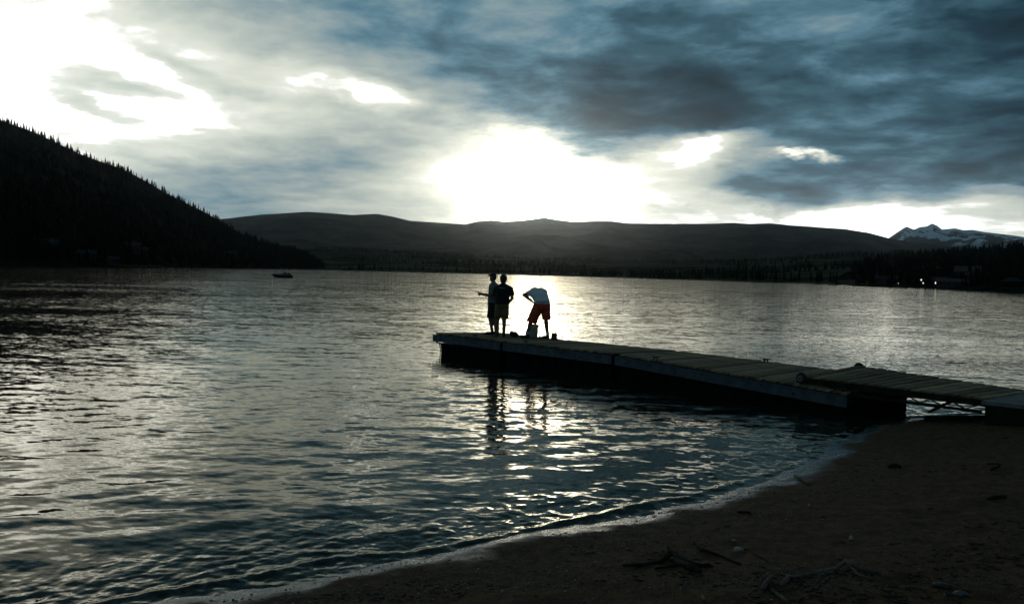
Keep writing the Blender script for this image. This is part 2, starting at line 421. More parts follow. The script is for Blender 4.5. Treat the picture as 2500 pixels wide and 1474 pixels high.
def sand_material():
    m, b, o = new_mat('dark_sand')
    L = m.node_tree.links
    pos = b.node('ShaderNodeNewGeometry').outputs['Position']
    sz = b.node('ShaderNodeSeparateXYZ'); L.new(pos, sz.inputs[0])
    n1 = b.noise(pos, 1.3, 4.0, 0.6); n2 = b.noise(pos, 60.0, 3.0, 0.6); n3 = b.noise(pos, 9.0, 4.0, 0.65)
    z = b.math('ADD', sz.outputs[2], b.math('MULTIPLY', b.math('SUBTRACT', n1.outputs['Fac'], 0.5), 0.11))
    wet = b.mapr(z, 0.05, 0.018)                                     # wet where the swash reaches
    dry_c = b.mixc(b.mapr(n3.outputs['Fac'], 0.35, 0.65), (0.125, 0.056, 0.024, 1), (0.060, 0.028, 0.0125, 1))
    dry_c = b.mixc(b.mapr(n2.outputs['Fac'], 0.45, 0.7), dry_c, (0.028, 0.0155, 0.008, 1))
    p = b.node('ShaderNodeBsdfPrincipled')
    L.new(b.mixc(wet, dry_c, (0.03, 0.024, 0.018, 1)), p.inputs['Base Color'])
    b.inp(p, 'Roughness', b.mixf(wet, 0.9, b.mapr(n3.outputs['Fac'], 0.35, 0.65, 0.13, 0.34)))
    b.inp(p, 'Specular IOR Level', b.mixf(wet, 0.10, 0.42))
    bn = b.node('ShaderNodeBump'); bn.inputs['Distance'].default_value = 0.012
    b.inp(bn, 'Strength', b.mixf(wet, 1.0, 0.35)); L.new(b.noise(pos, 45.0, 5.0, 0.65).outputs['Fac'], bn.inputs['Height'])
    L.new(bn.outputs[0], p.inputs['Normal']); L.new(p.outputs[0], o.inputs[0]); return m
beach.data.materials.append(sand_material())

# lake bed and land far around, under everything
ang = np.linspace(0, 2 * np.pi, 64, endpoint=False); rr = np.array([0.5, 40, 200, 1000, 4000, 12000, 24000])
R_, A_ = np.meshgrid(rr, ang, indexing='ij')
Vg = np.stack([R_ * np.sin(A_), R_ * np.cos(A_), np.full_like(R_, -1.6)], -1).reshape(-1, 3)
ground = link('ground', mesh_np('ground', Vg, grid_faces(len(rr), 64, True)), surf('lake_bed', (0.05, 0.045, 0.035), 0.95, nscale=0.05))
tag(ground, kind='structure')

# ------------------------------------------------------------------ water
az_f = np.concatenate([np.linspace(-math.pi, -0.62, 40)[:-1], np.linspace(-0.62, 0.62, 640), np.linspace(0.62, math.pi, 40)[1:]])
inv = np.concatenate([np.linspace(1 / 4.2, 1 / 70.0, 620), 1 / np.geomspace(72, 3000, 60)])
rad = 1 / inv
RR, AA = np.meshgrid(rad, az_f, indexing='ij'); WX, WY = RR * np.sin(AA), RR * np.cos(AA)
cell = np.maximum(RR * (1.24 / 640) * 1.2, np.abs(np.gradient(rad))[:, None])
WZ = np.zeros_like(WX)
wr = np.random.default_rng(11)
wind = math.radians(-78)                                             # travelling towards the camera, slightly from the left
gust = 0.55 + 0.9 * fbm(WX * 0.09 + 3, WY * 0.05 + 8, 3)
for k in range(56):
    lam = 0.16 * (1.1 / 0.16) ** wr.random()
    th = wind + wr.normal(0, 0.5); kk = 2 * math.pi / lam
    amp = 0.0063 * lam / (2 * math.pi) * (0.5 + wr.random())
    keep = np.clip((lam / cell - 3.0) / 3.0, 0, 1)
    WZ += keep * amp * np.sin(kk * (WX * math.cos(th) + WY * math.sin(th)) + wr.random() * 6.283)
WZ *= gust
SD = shore_dist(WX, WY)
off = -SD
calm = np.clip((off - 0.0) / 2.5, 0.25, 1)
WZ *= calm
along = WX * 0.75 + WY * 0.65
crest = lambda c, w, h: h * np.exp(-((off - c) / w) ** 2)
jit = 0.35 * (fbm(along * 0.7, off * 0.3, 3) - 0.5)
off = off + jit
near = RR < 40
WZ += np.where(near, crest(0.16, 0.07, 0.016) * (0.4 + 1.2 * vnoise(along * 0.5, along * 0 + 3)) + crest(0.75, 0.14, 0.012) * vnoise(along * 0.35, along * 0 + 9) + crest(1.7, 0.25, 0.010) * vnoise(along * 0.25, along * 0 + 5), 0)
WZ += np.where(near & (off < 1.6), 0.022 * (fbm(WX * 9, WY * 9, 3) - 0.5) * np.clip(1.6 - off, 0, 1), 0)
water = link('lake_water', mesh_np('lake_water', np.stack([WX, WY, WZ], -1).reshape(-1, 3), grid_faces(len(rad), len(az_f)), True))
tag(water, kind='structure')

def water_material():
    m, b, o = new_mat('lake_water'); L = m.node_tree.links
    geo = b.node('ShaderNodeNewGeometry'); pos = geo.outputs['Position']
    rot = b.mapping(pos, rot=(0, 0, math.radians(8)), scale=(1, 1, 0))
    def slope(scale, sx, detail, amp):
        n = b.noise(b.mapping(rot, scale=(sx, 1, 1)), scale, detail, 0.55)
        return b.vmath('MULTIPLY', b.vmath('SUBTRACT', n.outputs['Color'], (0.5, 0.5, 0.5)), (amp * 0.6, amp, 0))
    s1 = slope(1.3, 0.35, 1.0, 0.07)
    s2 = slope(4.8, 0.40, 2.0, 0.19)
    s3 = slope(14.0, 0.42, 3.0, 0.23)
    gust = b.mapr(b.noise(b.mapping(pos, scale=(0.35, 1, 0)), 0.11, 3.0, 0.6).outputs['Fac'], 0.32, 0.68, 0.45, 1.35)
    fine = b.vmath('SCALE', b.vmath('ADD', s2, s3), scale=gust)
    nrm = b.vmath('NORMALIZE', b.vmath('ADD', geo.outputs['Normal'], b.vmath('ADD', s1, fine)))
    fr = b.node('ShaderNodeFresnel'); fr.inputs['IOR'].default_value = 1.22; L.new(nrm, fr.inputs['Normal'])
    gl = b.node('ShaderNodeBsdfGlossy'); gl.inputs['Roughness'].default_value = 0.05; gl.inputs['Color'].default_value = (1, 0.96, 0.85, 1); L.new(nrm, gl.inputs['Normal'])
    tr = b.node('ShaderNodeBsdfTransparent'); tr.inputs[0].default_value = (0.34, 0.33, 0.26, 1)
    df = b.node('ShaderNodeBsdfDiffuse'); df.inputs[0].default_value = (0.018, 0.020, 0.013, 1)
    body = b.node('ShaderNodeMixShader'); body.inputs[0].default_value = 0.5; L.new(tr.outputs[0], body.inputs[1]); L.new(df.outputs[0], body.inputs[2])
    mx = b.node('ShaderNodeMixShader'); L.new(fr.outputs[0], mx.inputs[0]); L.new(body.outputs[0], mx.inputs[1]); L.new(gl.outputs[0], mx.inputs[2])
    L.new(mx.outputs[0], o.inputs[0]); return m
water.data.materials.append(water_material())

# ------------------------------------------------------------------ mountains and far shores
class Hill:
    """terrain between a shore and a ridge line, both given along the bearing of photo columns"""
    def __init__(s, name, ridge, near, dist, power=1.1, step=6, depth=36, rough=0.0, rs=0.01, drop=0.0, nz=0.0, mat=None, back=1.5):
        s.xs = np.arange(ridge[0][0], ridge[-1][0] + 1, step, float)
        ip = lambda pts: np.interp(s.xs, [p[0] for p in pts], [p[1] for p in pts])
        s.ry, s.dn, s.dr = ip(ridge), ip(near), ip(dist); s.az, s.zr = [], []
        for x, y, d in zip(s.xs, s.ry, s.dr):
            r = ray(x, y); h = math.hypot(r[0], r[1]); s.az.append(math.atan2(r[0], r[1])); s.zr.append(CAMH + r[2] / h * d - drop)
        s.az, s.zr = np.array(s.az), np.maximum(np.array(s.zr), 0.3)
        s.T = np.concatenate([np.linspace(0, 1, depth), 1 + np.array([0.15, 0.4, 1.0])]); s.power, s.nz = power, nz
        D = s.dn[None] + (s.dr - s.dn)[None] * np.minimum(s.T, 1)[:, None] + s.dr[None] * (np.maximum(s.T - 1, 0) * (back - 1))[:, None]
        prof = np.where(s.T <= 1, np.minimum(s.T, 1) ** power, 1 - (s.T - 1) ** 1.3)[:, None]
        A = np.broadcast_to(s.az[None], D.shape); X, Y = D * np.sin(A), D * np.cos(A)
        Z = nz + (s.zr[None] - nz) * prof
        if rough: Z = Z + rough * (fbm(X * rs, Y * rs, 5) - 0.5) * (4 * prof * (1 - prof) + 0.0) * (s.T <= 1)[:, None]
        Z[0] = -1.0; Z[-1] = -1.0
        s.X, s.Y, s.Z = X, Y, Z
        s.obj = tag(link(name, mesh_np(name, np.stack([X, Y, Z], -1).reshape(-1, 3), grid_faces(*D.shape), True), mat), kind='structure')
    def at(s, px, t):
        """point on the terrain at photo column px and share t of the way from shore to ridge"""
        i = np.interp(px, s.xs, np.arange(len(s.xs))); j = np.interp(t, s.T, np.arange(len(s.T)))
        i0, j0 = min(int(i), len(s.xs) - 2), min(int(j), len(s.T) - 2); fi, fj = i - i0, j - j0
        g = lambda Q: (Q[j0, i0] * (1 - fi) + Q[j0, i0 + 1] * fi) * (1 - fj) + (Q[j0 + 1, i0] * (1 - fi) + Q[j0 + 1, i0 + 1] * fi) * fj
        return np.array([g(s.X), g(s.Y), g(s.Z)])
    def hit(s, px, py):
        """point of the terrain seen at a photo pixel"""
        best, bt = 1e9, 0.1
        for t in np.linspace(0.03, 1, 200):
            p = s.at(px, t); r = ray(px, py); h = math.hypot(r[0], r[1]); z = CAMH + r[2] / h * math.hypot(p[0], p[1])
            if abs(z - p[2]) < best: best, bt = abs(z - p[2]), t
        return s.at(px, bt)

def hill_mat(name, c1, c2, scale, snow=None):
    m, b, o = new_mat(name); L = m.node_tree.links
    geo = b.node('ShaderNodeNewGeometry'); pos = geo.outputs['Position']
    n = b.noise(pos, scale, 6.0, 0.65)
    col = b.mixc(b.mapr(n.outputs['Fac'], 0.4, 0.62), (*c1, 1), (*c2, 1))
    if snow:
        sz = b.node('ShaderNodeSeparateXYZ'); L.new(pos, sz.inputs[0])
        n2 = b.noise(b.mapping(pos, rot=(0, 0, 0.3), scale=(1, 1, 0.8)), snow[2], 7.0, 0.62)
        h = b.mapr(sz.outputs[2], snow[0], snow[1], 0, 1, False)
        f = b.mapr(b.math('ADD', n2.outputs['Fac'], b.math('MULTIPLY', b.math('SUBTRACT', h, 0.5), 0.22)), 0.478, 0.50)
        f = b.math('MULTIPLY', f, b.mapr(h, 0.02, 0.3))
        col = b.mixc(f, col, (0.50, 0.55, 0.60, 1))
    p = b.node('ShaderNodeBsdfDiffuse'); L.new(col, p.inputs[0]); L.new(p.outputs[0], o.inputs[0]); return m

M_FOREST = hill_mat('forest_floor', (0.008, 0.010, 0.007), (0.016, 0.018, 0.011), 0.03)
M_MEADOW = hill_mat('meadow_and_wood', (0.022, 0.028, 0.016), (0.075, 0.07, 0.042), 0.009)
M_RIDGE = hill_mat('far_woods', (0.006, 0.010, 0.009), (0.034, 0.038, 0.028), 0.0045)
M_SNOW = hill_mat('rock_and_snow', (0.03, 0.035, 0.04), (0.05, 0.055, 0.06), 0.004, (330, 800, 0.0055))

peak = Hill('snowy_mountain', [(2080, 600), (2168, 582), (2190, 567), (2213, 553), (2231, 561), (2247, 554), (2262, 553), (2275, 545), (2288, 551), (2300, 560), (2318, 559), (2330, 557), (2352, 562), (2375, 561), (2400, 566), (2450, 572), (2490, 577), (2560, 590), (2700, 605), (2900, 640)],
            [(2080, 9000), (2900, 9000)], [(2080, 12000), (2900, 12000)], 0.9, 4, 60, 420, 0.0024, mat=M_SNOW, back=1.25)
ridge = Hill('far_ridge', [(-500, 560), (-100, 545), (200, 540), (460, 540), (560, 533), (600, 528), (640, 524), (690, 521), (750, 517), (800, 520), (860, 525), (920, 522), (960, 529), (1000, 539), (1060, 543), (1136, 548), (1165, 541), (1200, 538), (1230, 541), (1270, 539), (1310, 534), (1328, 531), (1350, 535), (1400, 542), (1450, 540), (1490, 540), (1530, 545), (1640, 547), (1740, 546), (1790, 544), (1830, 547), (1880, 545), (1930, 550), (2000, 555), (2060, 559), (2120, 568), (2168, 581), (2230, 592), (2400, 610), (2700, 640)],
             [(-500, 4200), (2700, 4200)], [(-500, 7500), (2700, 7500)], 0.8, 6, 60, 170, 0.0022, mat=M_RIDGE, back=1.2)
front = Hill('middle_ridge', [(760, 640), (900, 620), (1000, 611), (1120, 600), (1200, 588), (1260, 578), (1310, 571), (1360, 576), (1420, 584), (1500, 600), (1600, 612), (1700, 622), (1900, 630), (2050, 640)],
             [(760, 3000), (2050, 3000)], [(760, 4600), (2050, 4600)], 0.9, 8, 30, 130, 0.004, mat=M_RIDGE, back=1.2)
bench = Hill('far_shore', [(560, 620), (700, 606), (780, 600), (850, 603), (930, 606), (1000, 611), (1100, 615), (1200, 620), (1300, 623), (1400, 627), (1500, 630), (1600, 632), (1700, 631), (1800, 630), (1900, 626), (1960, 622), (2030, 617), (2100, 612), (2200, 612), (2300, 615), (2500, 618), (2700, 620)],
             [(560, 1050), (800, 1000), (1300, 830), (1600, 680), (1900, 530), (2200, 420), (2500, 330), (2700, 300)], [(560, 2300), (1300, 2100), (1900, 1900), (2200, 1700), (2700, 1500)], 1.0, 8, 40, 14, 0.008, drop=5, mat=M_MEADOW, back=1.3)
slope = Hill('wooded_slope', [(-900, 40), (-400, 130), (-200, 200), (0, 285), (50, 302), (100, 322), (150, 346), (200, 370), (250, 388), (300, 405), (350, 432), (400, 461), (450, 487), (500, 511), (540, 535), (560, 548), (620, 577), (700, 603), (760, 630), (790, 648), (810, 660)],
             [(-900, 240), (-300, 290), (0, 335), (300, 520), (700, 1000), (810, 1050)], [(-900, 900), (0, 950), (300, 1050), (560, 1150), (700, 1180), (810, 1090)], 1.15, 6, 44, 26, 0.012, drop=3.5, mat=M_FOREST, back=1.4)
rslope = Hill('right_slope', [(2040, 668), (2120, 632), (2200, 616), (2300, 607), (2400, 600), (2500, 592), (2700, 575), (3200, 520)],
              [(2040, 480), (2200, 425), (2500, 296), (2700, 260), (3200, 200)], [(2040, 560), (2200, 1150), (2500, 1050), (2700, 900), (3200, 700)], 1.05, 8, 36, 14, 0.02, drop=4, mat=M_FOREST, back=1.4)

# ------------------------------------------------------------------ conifers
def conifer(name, h, r, tiers, n, seed):
    """trunk and drooping, uneven tiers of branches"""
    q = random.Random(seed); mb = MB()
    mb.tube([(0, 0, -0.4), (0, 0, h * 0.96)], [r * 0.13, r * 0.02], 5)
    for k in range(tiers):
        t = k / tiers; z0 = h * (0.10 + 0.86 * t); rr = r * (1 - t) ** 0.85 * q.uniform(0.75, 1.15) + 0.06; dz = h / tiers * 1.25
        ring = []; m = 2 * n; ph = q.random() * 6.28
        for j in range(m):
            a = ph + 2 * math.pi * j / m; rj = rr * (q.uniform(0.85, 1.2) if j % 2 == 0 else q.uniform(0.35, 0.55))
            ring.append((rj * math.cos(a), rj * math.sin(a), z0 - 0.16 * rj + q.uniform(-0.05, 0.05) * h / tiers))
        V = ring + [(0, 0, z0 + dz)]
        mb.add(V, [(j, (j + 1) % m, m) for j in range(m)])
    return mb.mesh(name)
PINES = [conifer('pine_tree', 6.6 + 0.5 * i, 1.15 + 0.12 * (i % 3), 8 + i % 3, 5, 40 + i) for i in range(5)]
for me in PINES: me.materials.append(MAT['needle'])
low = []
for i in range(3):
    me = conifer('wood', 6.0, 1.35, 4, 4, 80 + i)
    v = np.empty(len(me.vertices) * 3, np.float32); me.vertices.foreach_get('co', v); me.calc_loop_triangles()
    t = np.empty(len(me.loop_triangles) * 3, np.int32); me.loop_triangles.foreach_get('vertices', t); low.append((v.reshape(-1, 3), t.reshape(-1, 3))); bpy.data.meshes.remove(me)

def forest(name, label, spots, scl):
    Vs, Fs, n = [], [], 0
    for k, (p, s_) in enumerate(zip(spots, scl)):
        v, t = low[k % 3]; a = rng.random() * 6.28; c, q = math.cos(a), math.sin(a)
        w = np.stack([v[:, 0] * c - v[:, 1] * q, v[:, 0] * q + v[:, 1] * c, v[:, 2]], -1) * s_ + p
        Vs.append(w); Fs.append(t + n); n += len(v)
    return tag(link(name, mesh_np(name, np.concatenate(Vs), np.concatenate(Fs)), MAT['needle']), label, 'forest', kind='stuff')

def scatter(h, n, x0, x1, t0, t1, s0, s1, keep=None):
    P, S = [], []
    while len(P) < n:
        x, t = random.uniform(x0, x1), random.uniform(t0, t1)
        p = h.at(x, t)
        if p[2] < 0.5 or (keep is not None and not keep(p, x, t)): continue
        P.append(p); S.append(random.uniform(s0, s1))
    return P, S
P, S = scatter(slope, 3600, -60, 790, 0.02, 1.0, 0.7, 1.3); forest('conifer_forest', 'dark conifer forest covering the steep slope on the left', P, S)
P, S = scatter(bench, 3000, 640, 2450, 0.0, 1.0, 0.6, 1.25, lambda p, x, t: fbm(p[0] * 0.006, p[1] * 0.006, 3) > 0.47 or t < 0.04); forest('shore_wood', 'broken dark woodland and clearings along the low far shore', P, S)
P, S = scatter(rslope, 1500, 2080, 2620, 0.03, 1.0, 0.7, 1.3); forest('hillside_wood', 'dark woodland covering the hillside on the right', P, S)

def plant(h, xs, t, smin, smax, label, group):
    for x in xs:
        p = h.at(x, t() if callable(t) else t)
        if p[2] < 0.2: continue
        o = bpy.data.objects.new('pine_tree', random.choice(PINES)); COL.objects.link(o)
        s_ = smin + (smax - smin) * random.random() ** 1.8; s_ *= 1.35 if random.random() < 0.08 else 1; o.location = p; o.scale = (s_ * random.uniform(0.85, 1.2),) * 2 + (s_,); o.rotation_euler = (0, 0, random.random() * 6.28)
        tag(o, label, 'tree', group)
plant(slope, [x + random.uniform(-2, 2) for x in np.arange(2, 770, 5.2)], lambda: random.uniform(0.985, 1.0), 0.30, 0.95, 'dark conifer standing on the skyline of the steep left slope', 'conifers on the skyline of the left slope')
plant(bench, [x + random.uniform(-4, 4) for x in np.arange(830, 1960, 11)], lambda: random.uniform(0.02, 0.05), 0.5, 0.95, 'dark conifer at the water line of the low far shore', 'conifers along the low far shore')
plant(rslope, [x + random.uniform(-3, 3) for x in np.arange(2060, 2500, 7)], lambda: random.uniform(0.03, 0.07), 0.55, 1.0, 'dark conifer close behind the right-hand shore', 'conifers behind the right-hand shore')

# ------------------------------------------------------------------ houses on the far shores
def local_box(mb, base, rz, c, d):
    ca, sa = math.cos(rz), math.sin(rz)
    return mb.box((c[0], c[1], c[2]), d)

def house(name, p, w, d, h, rh, label, wall, roof, windows=3, lit=(), chimney=True, door=True, hip=False, turn=0.0, name_cat='house'):
    yaw = -math.atan2(p[0], p[1]) + turn                                # local -y looks at the lake
    e = empty(name, p, yaw); tag(e, label, name_cat)
    MB().box((0, 0, h / 2 - 0.6), (w, d, h + 1.2)).build('wall', wall, e)
    o = 0.45; mb = MB()
    if hip:
        a = [(-w / 2 - o, -d / 2 - o, h), (w / 2 + o, -d / 2 - o, h), (w / 2 + o, d / 2 + o, h), (-w / 2 - o, d / 2 + o, h)]
        mb.add(a + [(-w * 0.12, 0, h + rh), (w * 0.12, 0, h + rh)], [(3, 2, 1, 0), (0, 1, 5, 4), (1, 2, 5), (2, 3, 4, 5), (3, 0, 4)])
    else:
        V = [(x, y, z) for x in (-w / 2 - o, w / 2 + o) for (y, z) in ((-d / 2 - o, h - 0.1), (0, h + rh), (d / 2 + o, h - 0.1), (d / 2 + o, h - 0.35), (0, h + rh - 0.28), (-d / 2 - o, h - 0.35))]
        Fs = [(0, 1, 7, 6), (1, 2, 8, 7), (2, 3, 9, 8), (3, 4, 10, 9), (4, 5, 11, 10), (5, 0, 6, 11), (5, 4, 3, 2, 1, 0), (6, 7, 8, 9, 10, 11)]
        mb.add(V, Fs)
        g = MB().add([(x, y, z) for x in (-w / 2 + 0.01, w / 2 - 0.01) for (y, z) in ((-d / 2, h), (d / 2, h), (0, h + rh - 0.3))], [(0, 1, 2), (5, 4, 3), (0, 3, 4, 1), (1, 4, 5, 2), (2, 5, 3, 0)])
        g.build('gable', wall, e)
    r = mb.build('roof', roof, e)
    if chimney: MB().box((w * 0.22, d * 0.12, h + rh * 0.75), (0.7, 0.7, rh * 0.9)).build('chimney', MAT['concrete'], r)
    for k in range(windows):
        x = -w / 2 + w * (k + 0.7) / (windows + 0.4)
        fr = MB().box((x, -d / 2 - 0.03, h * 0.55), (1.3, 0.1, 1.3)).build('window', MAT['pale_wall'], e)
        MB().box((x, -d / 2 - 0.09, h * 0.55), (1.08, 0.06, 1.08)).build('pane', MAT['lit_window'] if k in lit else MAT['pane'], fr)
    if door: 
        dr = MB().box((w * 0.40, -d / 2 - 0.04, 1.0), (0.95, 0.1, 2.0)).build('door', MAT['dark_wood'], e)
        MB().ball((w * 0.40 - 0.35, -d / 2 - 0.12, 1.0), 0.05, 6, 4).build('handle', MAT['alu'], dr)
    return e

T_, P_, BR, GR = MAT['timber_wall'], MAT['pale_wall'], MAT['brown_roof'], MAT['grey_roof']
house('cabin', slope.hit(116, 612), 9, 7, 3.2, 2.2, 'faint timber cabin highest up near the left edge of the wooded slope', T_, GR)
house('cabin', slope.hit(206, 634), 11, 7, 3.0, 2.0, 'long grey-roofed cabin low above the left shore, second from the left', T_, GR, 4)
house('cabin', slope.hit(318, 616), 12, 8, 3.4, 2.6, 'largest cabin on the left slope, pale gable among trees', P_, GR, 4)
house('cabin', slope.hit(345, 622), 9, 7, 3.0, 2.0, 'small cabin just right of the largest cabin on the left slope', T_, GR)
house('cabin', slope.hit(563, 628), 15, 9, 3.6, 2.6, 'grey-roofed cabin on the lower right end of the left slope', T_, GR, 4)
house('boathouse', slope.hit(262, 643), 12, 6, 2.4, 1.4, 'low boathouse at the water line of the left shore', P_, GR, 3, (), False)

house('lodge', rslope.hit(2370, 681), 11, 8, 3.0, 2.4, 'brown-roofed house on the bank above the long boathouse', T_, BR, 4)
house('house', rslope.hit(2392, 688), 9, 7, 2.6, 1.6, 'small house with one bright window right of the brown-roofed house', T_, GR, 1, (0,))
house('boathouse', rslope.hit(2330, 703), 12, 5, 2.0, 1.2, 'long low boathouse with pale brown roof on the right shore', P_, BR, 4, (), False)
house('boathouse', rslope.hit(2298, 703), 6, 5, 2.4, 1.4, 'little boathouse with two lit windows at the right shore', T_, GR, 2, (0, 1), False, False)  # glowing panes added in place of sky reflections
house('house', bench.hit(2199, 619), 26, 12, 4.2, 3.0, 'lone pale-roofed house up on the far meadow under the snowy peak', P_, GR, 5)
house('house', bench.hit(2072, 652), 18, 9, 3.4, 2.4, 'low house in the meadow behind the tree belt', T_, GR, 4)
house('shed', rslope.hit(2166, 694), 9, 6, 2.6, 1.6, 'small shed among shore trees left of the lamps', T_, GR, 2, (), False)
for k, (px, py, d_) in enumerate([(880, 610, 'leftmost of the far clearing houses above the dark trees'), (1020, 640, 'house at the far shore left of the anglers'), (1465, 634, 'far house right of the sun glow'), (1745, 650, 'far house in the belt of trees right of centre')]):
    house('house', bench.hit(px, py), 14, 9, 3.6, 2.6, d_, P_ if k % 2 else T_, GR, 3)
pv = rslope.hit(2476, 708)
pav = empty('pavilion', pv, -math.atan2(pv[0], pv[1])); tag(pav, 'open lakeside pavilion with hipped roof on posts at the right edge', 'pavilion')
MB().add([(-3.6, -2.6, 2.3), (3.6, -2.6, 2.3), (3.6, 2.6, 2.3), (-3.6, 2.6, 2.3), (-0.8, 0, 3.6), (0.8, 0, 3.6)], [(3, 2, 1, 0), (0, 1, 5, 4), (1, 2, 5), (2, 3, 4, 5), (3, 0, 4)]).build('roof', GR, pav)
for x in (-3.1, -1.0, 1.0, 3.1):
    for y in (-2.1, 2.1): MB().bar((x, y, -0.8), (x, y, 2.3), 0.18).build('post', MAT['timber_wall'], pav)
MB().box((0, 0, 0.1), (7, 5, 0.2)).build('floor', MAT['pale_wall'], pav)

def glint_globe(px, py, h, r, label):  # post and glowing globe added to give a bright sky glint
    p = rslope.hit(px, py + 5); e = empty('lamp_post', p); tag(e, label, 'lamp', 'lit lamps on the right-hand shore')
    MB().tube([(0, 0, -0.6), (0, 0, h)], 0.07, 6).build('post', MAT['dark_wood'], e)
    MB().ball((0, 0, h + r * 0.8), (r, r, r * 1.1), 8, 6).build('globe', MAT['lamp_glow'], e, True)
glint_globe(2252, 697, 2.2, 0.36, 'taller lit white lamp on the right shore, upper of the close pair')
glint_globe(2257, 703, 0.9, 0.30, 'shorter lit white lamp at the water, right of the taller one')
glint_globe(2196, 699, 0.5, 0.18, 'faint single lamp at the water line left of the pair')

# pale jetty along the left shore
def strip(px0, px1, t):
    a, b = slope.at(px0, t), slope.at(px1, t); a[2] = b[2] = 1.0
    e = empty('jetty', a); tag(e, 'long thin pale jetty along the left shore', 'jetty')
    d = Vector(b - a); MB().bar((0, 0, 0), d, 1.2, 0.15).build('deck', P_, e)
    for k in range(9): q = d * (k + 0.5) / 9; MB().bar((q.x, q.y, -2.2), (q.x, q.y, -0.08), 0.2).build('pile', MAT['dark_wood'], e)
strip(275, 400, -0.02 + 0.02)

# ------------------------------------------------------------------ motor boat
BX = Vector((-50.74, 195.75, 0.0))
boat = empty('motor_boat', BX, math.radians(196)); boat.scale = (0.9, 0.9, 0.9); tag(boat, 'small dark motor boat with a folded-up tower, out near the left shore', 'boat')
L_, NS = 4.9, 13
rings = []
for i in range(NS):
    t = i / (NS - 1); x = -L_ / 2 + L_ * t; bw = 1.0 * (1 - max(0, (t - 0.45) / 0.55) ** 2.2) + 0.01
    ke = -0.25 + 0.62 * max(0, (t - 0.62) / 0.38) ** 2.0; sh = 0.62 + 0.26 * t ** 2
    rings += [(x, -bw, sh), (x + 0.04, -bw * 0.92, (sh + ke) * 0.45), (x, 0, ke), (x + 0.04, bw * 0.92, (sh + ke) * 0.45), (x, bw, sh)]
Fs = [tuple(map(int, f)) for f in grid_faces(NS, 5)] + [(0, 1, 2, 3, 4)]
hull = MB().add(rings, Fs).build('hull', MAT['hull'], boat, True)
dk = [(r[0], r[1] * 0.97, r[2] - 0.02) for i in range(NS) for r in (rings[i * 5], rings[i * 5 + 4])]
MB().add([q for q in dk if True], [tuple(map(int, f)) for f in grid_faces(NS, 2)]).build('deck', MAT['boat_deck'], boat)
MB().tube([(rings[i * 5][0], rings[i * 5][1], rings[i * 5][2]) for i in range(NS)] + [(rings[i * 5 + 4][0], rings[i * 5 + 4][1], rings[i * 5 + 4][2]) for i in range(NS - 1, -1, -1)], 0.035, 6).build('rub_rail', MAT['boat_deck'], hull)
MB().add([(0.35, -0.8, 0.68), (0.35, 0.8, 0.68), (0.10, 0.72, 1.15), (0.10, -0.72, 1.15), (0.30, -0.8, 0.68), (0.30, 0.8, 0.68), (0.05, 0.72, 1.15), (0.05, -0.72, 1.15)],
         [(0, 1, 2, 3), (7, 6, 5, 4), (0, 3, 7, 4), (1, 5, 6, 2), (3, 2, 6, 7), (0, 4, 5, 1)]).build('windshield', MAT['glass'], boat)
MB().box((-0.75, 0.4, 0.85), (0.5, 0.5, 0.5)).build('seat', MAT['canvas'], boat)
MB().box((-1.55, 0.0, 0.85), (0.9, 1.5, 0.45)).build('engine_cover', MAT['canvas'], boat)
tw = MB()
for y in (-0.85, 0.85): tw.tube([(0.9, y, 0.75), (0.75, y * 0.95, 1.6), (0.35, y * 0.85, 2.15)], 0.03, 6); tw.tube([(-1.2, y, 0.7), (-1.1, y * 0.95, 1.5), (-0.9, y * 0.85, 2.1)], 0.03, 6)
tw.build('tower_frame', MAT['alu'], boat)
cn = MB()
cn.add([(x, y, 2.10 + 0.12 * (1 - (y / 0.95) ** 2) + 0.05 * (x + 1.0)) for x in (-1.3, -0.4, 0.6) for y in (-0.95, -0.5, 0, 0.5, 0.95)] + [(x, y, 2.06 + 0.12 * (1 - (y / 0.95) ** 2) + 0.05 * (x + 1.0)) for x in (-1.3, -0.4, 0.6) for y in (-0.95, -0.5, 0, 0.5, 0.95)],
       [tuple(map(int, f)) for f in grid_faces(3, 5)] + [tuple(int(i) + 15 for i in f[::-1]) for f in grid_faces(3, 5)])
cn.build('canopy', MAT['canvas'], boat)
MB().ball((L_ / 2 - 0.05, 0, 0.92), (0.16, 0.12, 0.1), 8, 5).build('bow_cap', MAT['sock'], boat)  # white cap put in for the bright glint at the bow

# ------------------------------------------------------------------ dock
P0 = Vector((-2.176, 24.994, 0)); TH = math.radians(51)
DD, NN = Vector((math.cos(TH), -math.sin(TH), 0)), Vector((math.sin(TH), math.cos(TH), 0))
def dk_pt(s_, o_, z): q = P0 + DD * s_ + NN * o_; return Vector((q.x, q.y, z))

def place(o, parent, Mw):
    o.parent = parent; o.matrix_local = parent.matrix_basis.inverted() @ Mw

def plank_mesh(w, l, h, seed):
    q = random.Random(seed); bm = bmesh.new(); bmesh.ops.create_cube(bm, size=1)
    bmesh.ops.scale(bm, vec=(l, w, h), verts=bm.verts)
    bmesh.ops.bevel(bm, geom=[e for e in bm.edges if abs((e.verts[0].co - e.verts[1].co).x) > 0.5], offset=0.006, segments=1, affect='EDGES')
    for v in bm.verts: v.co.z += q.uniform(-0.002, 0.002); v.co.x += q.uniform(-0.008, 0.008)
    me = bpy.data.meshes.new('plank'); bm.to_mesh(me); bm.free(); me.materials.append(MAT['plank']); return me

